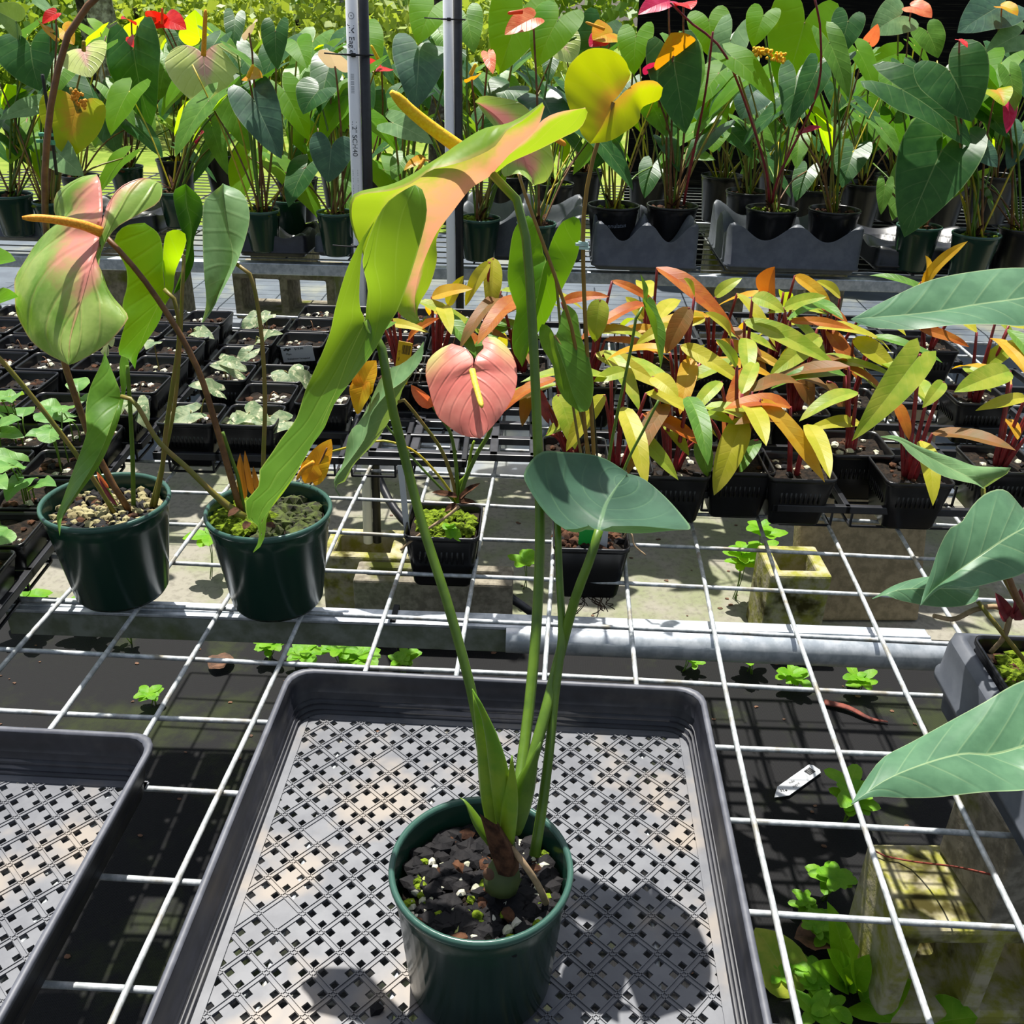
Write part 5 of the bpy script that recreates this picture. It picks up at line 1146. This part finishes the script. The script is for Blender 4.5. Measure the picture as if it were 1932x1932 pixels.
BF = [  # spathes and flowers: junction, tip, width px, material, pot, spadix (px pair or None), spadix material
    ((308, 38), (352, 56), 46, S_red, 3, ((306, 45), (306, 15)), S_cor), ((300, 40), (280, 20), 36, S_red, 3, None, None), ((248, 42), (228, 36), 18, S_red, 2, None, None), ((245, 70), (252, 90), 16, S_red, 2, None, None), ((470, 62), (486, 40), 34, S_cream, 5, None, None), ((468, 142), (496, 146), 32, S_org, 5, ((468, 145), (478, 122)), spadm),
    ((632, 125), (618, 95), 60, S_cream, 7, None, None), ((650, 110), (655, 130), 40, S_cor, 23, None, None), ((720, 125), (700, 135), 50, S_red, 23, ((718, 120), (700, 85)), spadm), ((1006, 34), (952, 66), 46, S_cor, 10, ((985, 22), (958, 25)), S_cor), ((1055, 75), (1085, 118), 66, S_pale, 25, ((1052, 85), (1088, 70)), greenst), ((1155, 62), (1118, 76), 60, S_org, 24, ((1140, 55), (1105, 42)), spado),
    ((1135, 72), (1112, 88), 34, S_mag, 24, None, None), ((1262, 2), (1204, 28), 44, S_mag, 12, None, None), ((1290, 5), (1304, 18), 40, S_red, 12, None, None), ((1270, 105), (1266, 62), 84, S_org, 12, None, None), ((1720, 12), (1758, 34), 44, S_cor, 22, None, None), ((1640, 80), (1656, 45), 26, S_cor, 17, None, None), ((1905, 190), (1899, 252), 26, S_mag, 21, None, None), ((1880, 170), (1895, 200), 44, S_yel, 19, None, None), ((1510, 250), (1550, 240), 18, S_mag, 16, None, None),
    ((1465, 212), (1482, 205), 14, S_mag, 17, None, None), ((1225, 135), (1232, 118), 24, S_mag, 12, None, None), ((920, 100), (930, 140), 24, S_cor, 9, None, None), ((890, 150), (905, 142), 28, S_org, 9, ((888, 140), (898, 120)), spadm), ((375, 262), (385, 250), 22, S_mag, 4, None, None), ((105, 25), (80, 45), 26, S_red, 1, None, None), ((1890, 12), (1920, 30), 34, S_org, 20, None, None), ((800, 300), (762, 322), 22, S_org, 8, ((800, 300), (790, 320)), spado), ((1810, 75), (1825, 90), 14, S_red, 19, None, None)]
rb = random.Random(21)
def backleaf(b, tp, w, mt, k, dy, nm, shape, nvec, stm):
    t, s, q, Yp = back[k]
    B = aty(*b, Yp+dy+rb.uniform(-.02, .02)-.02); T_ = aty(*tp, Yp+dy-.06-rb.uniform(0, .03)); kk = (B-CAM).dot(_w)/F
    m = MB(); leaf(m, B, T_, w*kk, nvec, shape, rb.uniform(.3, .7), rb.uniform(.05, .22), .02, 14, 5, rb); o = m.build(nm, mt, t)
    s0 = s+Vector((rb.uniform(-.02, .02), rb.uniform(-.02, .02), -.006)); mid = s0.lerp(B, .5)+Vector((rb.uniform(-.02, .02), 0, .02))
    stem(t, [s0, mid, B.lerp(s0, .06)+Vector((0, .012, .002)), B], .0038, .0026, stm, 'petiole', 6, 10)
    return o, t, Yp+dy
for b, tp, w, mt, k, dy in BL:
    up = tp[1] < b[1]
    sh = SPATHE if mt in (S_pale, S_yel) else HEART
    o, t, yy = backleaf(b, tp, w, mt, k, dy, 'spathe' if sh is SPATHE else 'leaf', sh, (rb.uniform(-.25, .25), -.75, rb.uniform(.4, .8) if not up else .3), oliverst if rb.random() < .6 else greenst)
for b, tp, w, mt, k, spx, sm in BF:
    o, t, yy = backleaf(b, tp, w, mt, k, -.02, 'spathe', SPATHE, (rb.uniform(-.2, .2), -.7, .7), brownst)
    if spx: spadix(o, [aty(*spx[0], yy-.06), aty((spx[0][0]+spx[1][0])/2, (spx[0][1]+spx[1][1])/2, yy-.07), aty(*spx[1], yy-.075)], .0055, .0042, sm)
# the cream, yellow and berried spadices
spadix(back[4][0], [aty(384, 105, back[4][3]-.10), aty(386, 60, back[4][3]-.11), aty(388, 18, back[4][3]-.12)], .0075, .0055, spado)
spadix(back[1][0], [aty(150, 212, back[1][3]-.09), aty(140, 185, back[1][3]-.10), aty(133, 165, back[1][3]-.10)], .008, .0055, plain('spadix_dark', '#5a6a1c', '#c09018', 200, .7))
spadix(back[1][0], [aty(158, 95, back[1][3]-.05), aty(158, 85, back[1][3]-.06), aty(158, 76, back[1][3]-.06)], .006, .005, plain('spadix_dark', '#5a6a1c'))
m = MB()
for k in range(70):
    u = rb.random(); c = aty(1420+u*62, 96+u*14+rb.uniform(-9, 9), back[15][3]-.06+rb.uniform(-.012, .012)); m.blob(c, .005, (1, 1, 1), .1, rb)
m.build('berry_cluster', spadm, back[15][0], kind='stuff')
m = MB()
for k in range(36):
    u = rb.random(); c = aty(135+u*30, 175+rb.uniform(-12, 14)+u*22, back[1][3]-.10+rb.uniform(-.012, .0)); m.blob(c, .005, (1, 1, 1), .1, rb)
m.build('berry_cluster', spado, back[1][0], kind='stuff')
# bare stalks rising from the pots
for k, (t, s, q, Yp) in enumerate(back):
    for e in range(9):
        top = s+Vector((rb.uniform(-.19, .19), rb.uniform(.03, .2), rb.uniform(.10, .46))); s0 = s+Vector((rb.uniform(-.02, .02), rb.uniform(-.02, .02), -.006))
        stem(t, [s0, s0.lerp(top, .5)+Vector((0, 0, .03)), top], .0032, .0022, rb.choice((oliverst, greenst, brownst, yelst)), 'stalk', 6, 9)
        if rb.random() < .8:
            d = Vector((rb.uniform(-1, 1), rb.uniform(-1, .3), 0)).normalized(); L_ = rb.uniform(.10, .19)
            m = MB(); leaf(m, top, top+d*L_*.7+Vector((0, 0, -L_*.75)), L_*rb.uniform(.55, .8), (d.x*.6, d.y*.6-.2, rb.uniform(.4, 1.)), HEART, .4, .12, .02, 11, 4, rb); m.build('leaf', rb.choice((L_dark, L_mid, L_back, L_back, L_back, L_dark)), t)
    for e in range(3):
        a = rb.uniform(0, 6.28); m = MB(); leaf(m, s+Vector((0, 0, .005)), s+Vector((math.cos(a)*.05, math.sin(a)*.05, rb.uniform(.01, .06))), .012, (0, 0, 1), LANCE, .5, .5, .03, 7, 2, rb); m.build('husk', barkm, t)
# tall red stalks of the berried plant
for a_ in (((1457, 385), (1470, 330), (1540, 180), (1548, 60), (1535, -10)), ((1452, 385), (1440, 300), (1372, 110), (1300, 40), (1265, 5)), ((1290, 385), (1300, 330), (1330, 180), (1345, 60))):
    stem(back[15][0], px(ys(list(a_), back[15][3], back[15][3]-.08)), .0042, .0030, redst, 'peduncle', 8, 16)
# grey shuttle trays
def bt(x0, x1, py, zt, nx, label, mat=greyp, R=.066, ny=2, hh=.118):
    a = atz(x0, py, zt); b = atz(x1, py, zt); pitch = (b.x-a.x-.03)/nx; c = Vector(((a.x+b.x)/2, (a.y+b.y)/2+ny*pitch/2+.012, -.004))
    return shuttle_tray(c, nx, ny, pitch, min(R, pitch*.44), hh, .018, mat, label, False, .0, .0078, .022)
bt(1118, 1312, 497, .02, 2, 'grey scalloped tray under the two black pots at centre back', greyp)
bt(1372, 1616, 500, .02, 2, 'grey scalloped tray under the red stalked anthurium', greyp)
bt(1655, 1885, 500, .02, 2, 'dark scalloped tray under the green pots at the right', blackp, .055, 2, .05)
bt(862, 1100, 478, .02, 2, 'grey scalloped tray right of the farther pipe', greyp, .055)
bt(590, 700, 470, .02, 1, 'grey single tray behind the nearer pipe', greyp, .05, 1, .045)
bt(440, 580, 470, .02, 2, 'dark tray under the green pots left of the nearer pipe', blackp, .045, 2, .05)
bt(-20, 78, 440, .02, 1, 'dark grey tray at the far left of the back bench', greyp, .05, 2, .05)
bt(110, 300, 430, .02, 2, 'dark tray behind the large pink and green spathe', blackp, .05, 2, .05)
# chalk writing on the black pot
tq, sq, qq, Yq = back[11]; 
P_ = aty(1158, 428, Yq-.079); M4 = Matrix.Translation(P_) @ Matrix.Rotation(-.03, 4, 'Y') @ Matrix.Rotation(.22, 4, 'X')
o = text_part('Connulatus', .018, Matrix.Identity(4), tq, plain('chalk', '#9aa4b4', None, rough=.8), 'lettering')
for v in o.data.vertices:
    x, y = v.co.x, v.co.y; a = x/.074; z = P_.z+y+x*.06
    rr_ = .0805*(.74+.19*(z-(sq.z-.155*.88))/.155)+.0012
    v.co = (back[11][0].location.x+rr_*math.sin(a), back[11][0].location.y-rr_*math.cos(a), z)
# ---------------------------------------------------------------- shade cloth, trees and shrubs beyond the bench
def cloth_mat():
    t = NT('shade_cloth'); g = t.gpos(); sp = t.n('SeparateXYZ', g)
    st = t.noise(t.n('CombineXYZ', t.math('MULTIPLY', sp.outputs[0], 6.), t.math('MULTIPLY', sp.outputs[1], 6.), t.math('MULTIPLY', sp.outputs[2], 160.)).outputs[0], 1., 3, .6)
    col = t.mix(t.ramp(st, .5, .75), rgb('#0b0b0b'), rgb('#2c2a22'))
    return t.finish(t.pbr(col, .9, 0, .1))
m = MB(); rows = []
for j in range(9):
    z = -.415+j*.17; rows.append([(.10+i*.1, 3.35+.015*math.sin(i*1.7+j)+.0*i, z) for i in range(40)])
m.quadgrid(rows); m.quadgrid([[(x, y+.004, z) for x, y, z in r][::-1] for r in rows])
tag(m.build('shade_cloth', cloth_mat(), None, True), 'black shade cloth hung behind the back bench on the right', 'shade cloth')
def fol_mat(name, c1, c2, tr):
    t = NT(name); o = t.n('ObjectInfo'); nz = t.noise(t.gpos(), 2.2, 4, .7)
    col = t.mix(t.ramp(nz, .35, .65), rgb(c1), rgb(c2)); pb = t.pbr(col, .5, 0, .4)
    return t.finish(t.n('MixShader', .4, pb, t.n('BsdfTranslucent', i={'Color': rgb(tr)}).outputs[0]).outputs[0])
F1 = fol_mat('foliage_yellow', '#7f9a3a', '#a5b455', '#b8c840'); F2 = fol_mat('foliage_mid', '#4f7a2a', '#7a9a3c', '#9ab030'); F3 = fol_mat('foliage_dark', '#2f5a22', '#4a7430', '#6f9020')
trunkm = plain('tree_bark', '#a7a79f', '#6d6a62', 22, .95, 0, .1, .7, .02, c3='#4a463e', s3=10)
darktr = plain('dark_bark', '#4a453e', '#2a2722', 22, .95, 0, .1, .7, .02, c3='#8a8a80', s3=16)
def tree(name, label, c, blobs, n, mat, trunk=None, ls=.05, seed=1, cat='tree', tm=None):
    t = thing(name, label, cat, c); rn = random.Random(seed); m = MB()
    for _ in range(n):
        bx, by, bz, r, rz = rn.choice(blobs)
        while True:
            v = Vector((rn.uniform(-1, 1), rn.uniform(-1, 1), rn.uniform(-1, 1)))
            if v.length < 1: break
        p = Vector((c[0]+bx+v.x*r, c[1]+by+v.y*r, c[2]+bz+v.z*rz)); a = Vector((rn.gauss(0, 1), rn.gauss(0, 1), rn.gauss(0, .7))).normalized()
        b = a.cross(Vector((rn.gauss(0, 1), rn.gauss(0, 1), rn.gauss(0, 1)))).normalized(); L_ = ls*rn.uniform(.6, 1.4); w = L_*.34
        k = len(m.v); m.v += [tuple(p-a*L_*.5), tuple(p+b*w), tuple(p+a*L_*.5), tuple(p-b*w)]; m.f.append((k, k+1, k+2, k+3))
    m.build('foliage', mat, t, False, kind='stuff')
    if trunk:
        for pts, r0, r1 in trunk:
            P_ = cr([Vector(c)+Vector(q) for q in pts], 10); MB().tube(P_, [r0+(r1-r0)*i/9 for i in range(10)], 12).build('trunk', tm or trunkm, t)
    return t
def gx(px_, Y): return aty(px_, 60, Y).x
tree('tree', 'tree with a pale grey trunk behind the red flower, top left', (gx(195, 7.5), 7.5, -.42), [(0, .5, 1.7, .9, .5)], 2500, F2, [(((0, 0, 0), (.02, 0, .7), (-.05, 0, 1.6)), .13, .10)], .09, 1)
tree('tree', 'thin dark trunk just left of the pale trunk, top left', (gx(160, 8.2), 8.2, -.42), [(0, .3, 1.9, .7, .4)], 1500, F3, [(((0, 0, 0), (.03, 0, .7), (0, 0, 1.8)), .07, .05)], .09, 2, tm=darktr)
tree('tree', 'dark mottled tree trunk behind the farther pipe', (gx(830, 4.6), 4.6, -.42), [(0, .6, 1.9, .7, .4)], 1500, F3, [(((0, 0, 0), (.01, 0, .6), (0, 0, 1.6)), .085, .075)], .08, 3, tm=darktr)
tree('tree', 'slim grey trunk behind the lime foliage right of the dark heart leaf', (gx(635, 9), 9, -.42), [(0, .3, 2.1, .9, .4)], 2000, F1, [(((0, 0, 0), (.04, 0, .8), (0, 0, 1.9)), .07, .05)], .09, 4)
SH = [(-40, 9, 1.1, F2, 'mid green shrub at the top left corner'), (90, 11, 1.2, F3, 'dark shrub behind the far left leaves'), (260, 10, 1.1, F1, 'yellow green shrub behind the pale trunk'), (420, 11, 1.2, F2, 'mid green shrub above the cream spathe'), (560, 9.5, 1.0, F1, 'bright yellow green shrub left of the nearer pipe'), (700, 8.5, .8, F1, 'yellow green shrub between the pipes'), (780, 10.5, 1.2, F2, 'green shrub behind the dark mottled trunk'), (900, 9.5, .9, F1, 'lime shrub at the edge of the shade cloth')]
for k, (x, Y, r, mt, lab) in enumerate(SH):
    tree('shrub', lab, (gx(x, Y), Y, -.42), [(0, 0, r*.75, r, r*.75), (r*.5, .2, r*.5, r*.6, r*.5), (-r*.5, .1, r*.6, r*.6, r*.6)], 3800, mt, [(((0, 0, 0), (.05, 0, .5), (0, 0, 1.0)), .03, .02)], .11, 40+k, 'shrub', darktr)
tree('tree_line', 'distant line of trees closing the view beyond the lawn', (0, 24, -.42), [(-22+i*2.6, rb.uniform(-1, 1), 1.6, 2.0, 2.0) for i in range(18)], 16000, F2, [(((-10+i*4, 0, 0), (-10+i*4, 0, 1.5), (-10+i*4, 0, 3)), .12, .1) for i in range(6)], .3, 77)

# ---------------------------------------------------------------- clutter on the ground below
tg = None
M4 = Matrix.Translation(atz(1504, 1474, -.843)) @ Matrix.Rotation(.72, 4, 'Z') @ Matrix.Diagonal((1.05, 1.3, 1, 1))
m = MB(); b = len(m.v)
for z in (-.0008, .0008):
    for x, y in ((-.078, 0), (-.048, -.0125), (.062, -.0125), (.068, -.007), (.068, .007), (.062, .0125), (-.048, .0125)): m.v.append(tuple(M4 @ Vector((x, y, z))))
m.f += [tuple(range(7, 14)), tuple(range(6, -1, -1))]+[(i, (i+1) % 7, 7+(i+1) % 7, 7+i) for i in range(7)]
tg = tag(m.build('plant_tag', whitep, None, False), 'white pointed plant tag with barcode lying on the weed mat', 'plant tag')
m = MB()
for k in range(12): m.box((.036+k*.0017, .001, .0011), (.0011 if k % 3 else .0006, .013, .0005), m=M4)
m.build('barcode', blacki, tg, False)
text_part('Philo', .0075, M4 @ Matrix.Translation((-.012, .004, .0012)), tg)
text_part('Hybrid', .0075, M4 @ Matrix.Translation((-.012, -.005, .0012)), tg)
m = MB()
for k in range(6): m.box((-.052+k*.0022, rb.uniform(-.004, .004), .0011), (.0022, .003, .0005), m=M4)
m.build('printed_mark', blacki, tg, False)
def weed(c, n, h, w, label, seed, mat=L_weed, shape=OVAL, spread=.03, name='weed'):
    t = thing(name, label, 'weed', c, 'weeds on the ground'); rn = random.Random(seed); c = Vector(c)
    for k in range(n):
        a = rn.uniform(0, 6.28); top = c+Vector((math.cos(a)*spread*rn.random(), math.sin(a)*spread*rn.random(), h*rn.uniform(.6, 1)))
        stem(t, [c+Vector((rn.uniform(-.006, .006), rn.uniform(-.006, .006), 0)), c.lerp(top, .5)+Vector((.004, 0, 0)), top], .0016, .0011, greenst, 'stalk', 5, 6)
        m = MB(); a0 = rn.uniform(0, 6)
        for q in range(4):
            b_ = a0+q*PI/2; d = Vector((math.cos(b_), math.sin(b_), rn.uniform(-.1, .35)))
            L_ = w*rn.uniform(.7, 1.2); leaf(m, top, top+d*L_, L_*.62, (0, -.1, 1), shape, .5, .1, .04, 7, 2, rn)
        m.build('leaves', mat, t)
    return t
WD = [((575, 1258), 4, .06, .04, 'green weed left of a row of weeds under the channel rail'), ((640, 1262), 5, .07, .045, 'four leaved green weed below the channel rail, second along'), ((690, 1268), 5, .07, .045, 'bright weed below the channel rail beside the tray corner'), ((760, 1270), 4, .05, .035, 'low weed just above the tray back rim'), ((510, 1245), 4, .05, .035, 'small weed in shade left of the channel rail weeds'),
      ((245, 1215), 3, .07, .03, 'sunlit small weed in the dark ground at the left'), ((290, 1330), 3, .05, .03, 'weed with pale leaves at left, lit by a sun spot'), ((60, 1190), 4, .1, .06, 'shaded broad leaved weed at the left edge'), ((170, 1195), 4, .08, .05, 'shaded weed beside the mossy left post'), ((400, 1090), 2, .14, .06, 'dark weed sprig between the two green pots'),
      ((990, 1110), 2, .14, .05, 'thin weed sprig behind the channel rail at centre'), ((880, 1140), 4, .05, .03, 'ferny weed by the black hose'), ((1385, 1130), 4, .16, .05, 'pale green weed beside the small mossy block'), ((1425, 1120), 3, .22, .05, 'taller weed beside the small mossy block'), ((1415, 1270), 4, .08, .04, 'bright weed peeping below the galvanised pipe'),
      ((1590, 1560), 4, .2, .06, 'tall toothed weed against the mossy block'), ((1555, 1700), 4, .16, .05, 'round leaved weed left of the mossy block'), ((1510, 1730), 5, .09, .03, 'ferny small leaved weed left of the mossy block'), ((1545, 1780), 5, .1, .04, 'bushy weed in front of the mossy block corner'), ((1470, 1830), 4, .05, .04, 'creeping round leaved weed by the large tray'),
      ((1530, 1870), 4, .05, .04, 'creeping weed near the bottom of the view'), ((1560, 1920), 4, .05, .05, 'round leaved weed at the bottom edge'), ((1290, 1265), 3, .04, .03, 'tiny weed behind the tray back right corner'), ((1490, 1300), 3, .05, .035, 'shaded weed right of the tray back corner'), ((1620, 1300), 3, .05, .035, 'shaded weed under the right end of the pipe')]
for k, (q, n, h, w, lab) in enumerate(WD):
    c = atz(q[0], q[1], -.849 if q[1] > 1170 else -.844); kk = .5 if q[1] > 1480 else 1.1; weed(c, n, h*kk, w*(.8 if q[1] > 1480 else 1.1), lab, 800+k)
# bird's nest fern sprouts by the block
def strapfern(q, tips, lab, w=.05, mat=L_weed):
    c = atz(*q, -.849); t = thing('strap_fern', lab, 'weed', c)
    for tp, hz in tips:
        m = MB(); leaf(m, c, atz(*tp, -.849+hz), w, (0, -.3, 1), LANCE, .7, .2, .03, 12, 4); m.build('frond', mat, t)
strapfern((1600, 1860), (((1560, 1700), .14), ((1590, 1770), .16), ((1560, 1790), .1), ((1640, 1800), .12), ((1530, 1820), .06)), 'strap leaved fern sprouting before the mossy block')
strapfern((1625, 1890), (((1720, 1850), .07), ((1680, 1930), .03)), 'broad leaved sprout at the foot of the mossy block', .09)
strapfern((1760, 1932), (((1845, 1920), .05),), 'single broad leaf at the bottom right corner', .08)
strapfern((1500, 1880), (((1425, 1750), .03),), 'pale fallen leaf beside the large tray', .1, L_lime)
m = MB(); leaf(m, atz(1500, 1765, -.835), atz(1580, 1790, -.83), .07, (0, 0, 1), OVAL, .9, .5, .1, 10, 4); tag(m.build('dead_leaf', deadm), 'curled brown dead leaf on the weed mat by the weeds', 'dead leaf')
m = MB(); leaf(m, atz(395, 1262, -.84), atz(440, 1240, -.835), .06, (0, 0, 1), OVAL, .5, .3, .1, 10, 4); tag(m.build('dead_leaf', deadm), 'brown dead leaf in the shade left of the tray', 'dead leaf')
o = MB().tube(cr([atz(1555, 1325, -.842), atz(1600, 1335, -.838), atz(1640, 1355, -.842), atz(1675, 1362, -.844)], 12), [.012, .011, .010, .010, .009, .008, .008, .007, .006, .005, .004, .003], 7, flat=.4).build('bark_strip', plain('red_bark', '#7a3a2c', '#4a2018', 40, .8)); tag(o, 'reddish curled bark strip on the weed mat below the pipe', 'bark strip')
o = MB().tube(cr([atz(1640, 1585, -.60), atz(1655, 1610, -.60), atz(1720, 1625, -.595), atz(1800, 1635, -.50), atz(1870, 1650, -.30)], 24), .0016, 6).build('root_strand', redroot); tag(o, 'thin red root strand trailing over the mossy block', 'root')
o = MB().tube(cr([atz(700, 870, -.50), atz(760, 980, -.6), atz(905, 1085, -.70), atz(960, 1125, -.74), atz(1010, 1160, -.8)], 20), .012, 10).build('black_hose', blackp); tag(o, 'black irrigation hose curving down behind the channel rail', 'hose')
rn = random.Random(9); m = MB()
for k in range(260):
    c = Vector((rn.uniform(-1.6, 1.0), rn.uniform(-.5, 1.8), 0)); c.z = -.848 if c.y < .92 else -.843; m.blob(c, rn.uniform(.002, .006), (1.4, 1, .3), .3, rn)
tag(m.build('ground_debris', deadm, None, False), 'scattered bits of bark and leaf litter on the ground', 'debris', kind='stuff')
m = MB(); m.blob(atz(711, 1905, .011), .0055, (1, 1, .8), .3, rn); tag(m.build('cinder_piece', chunkm, None, False), 'dark crumb of cinder fallen on the tray left of the green pot', 'cinder')
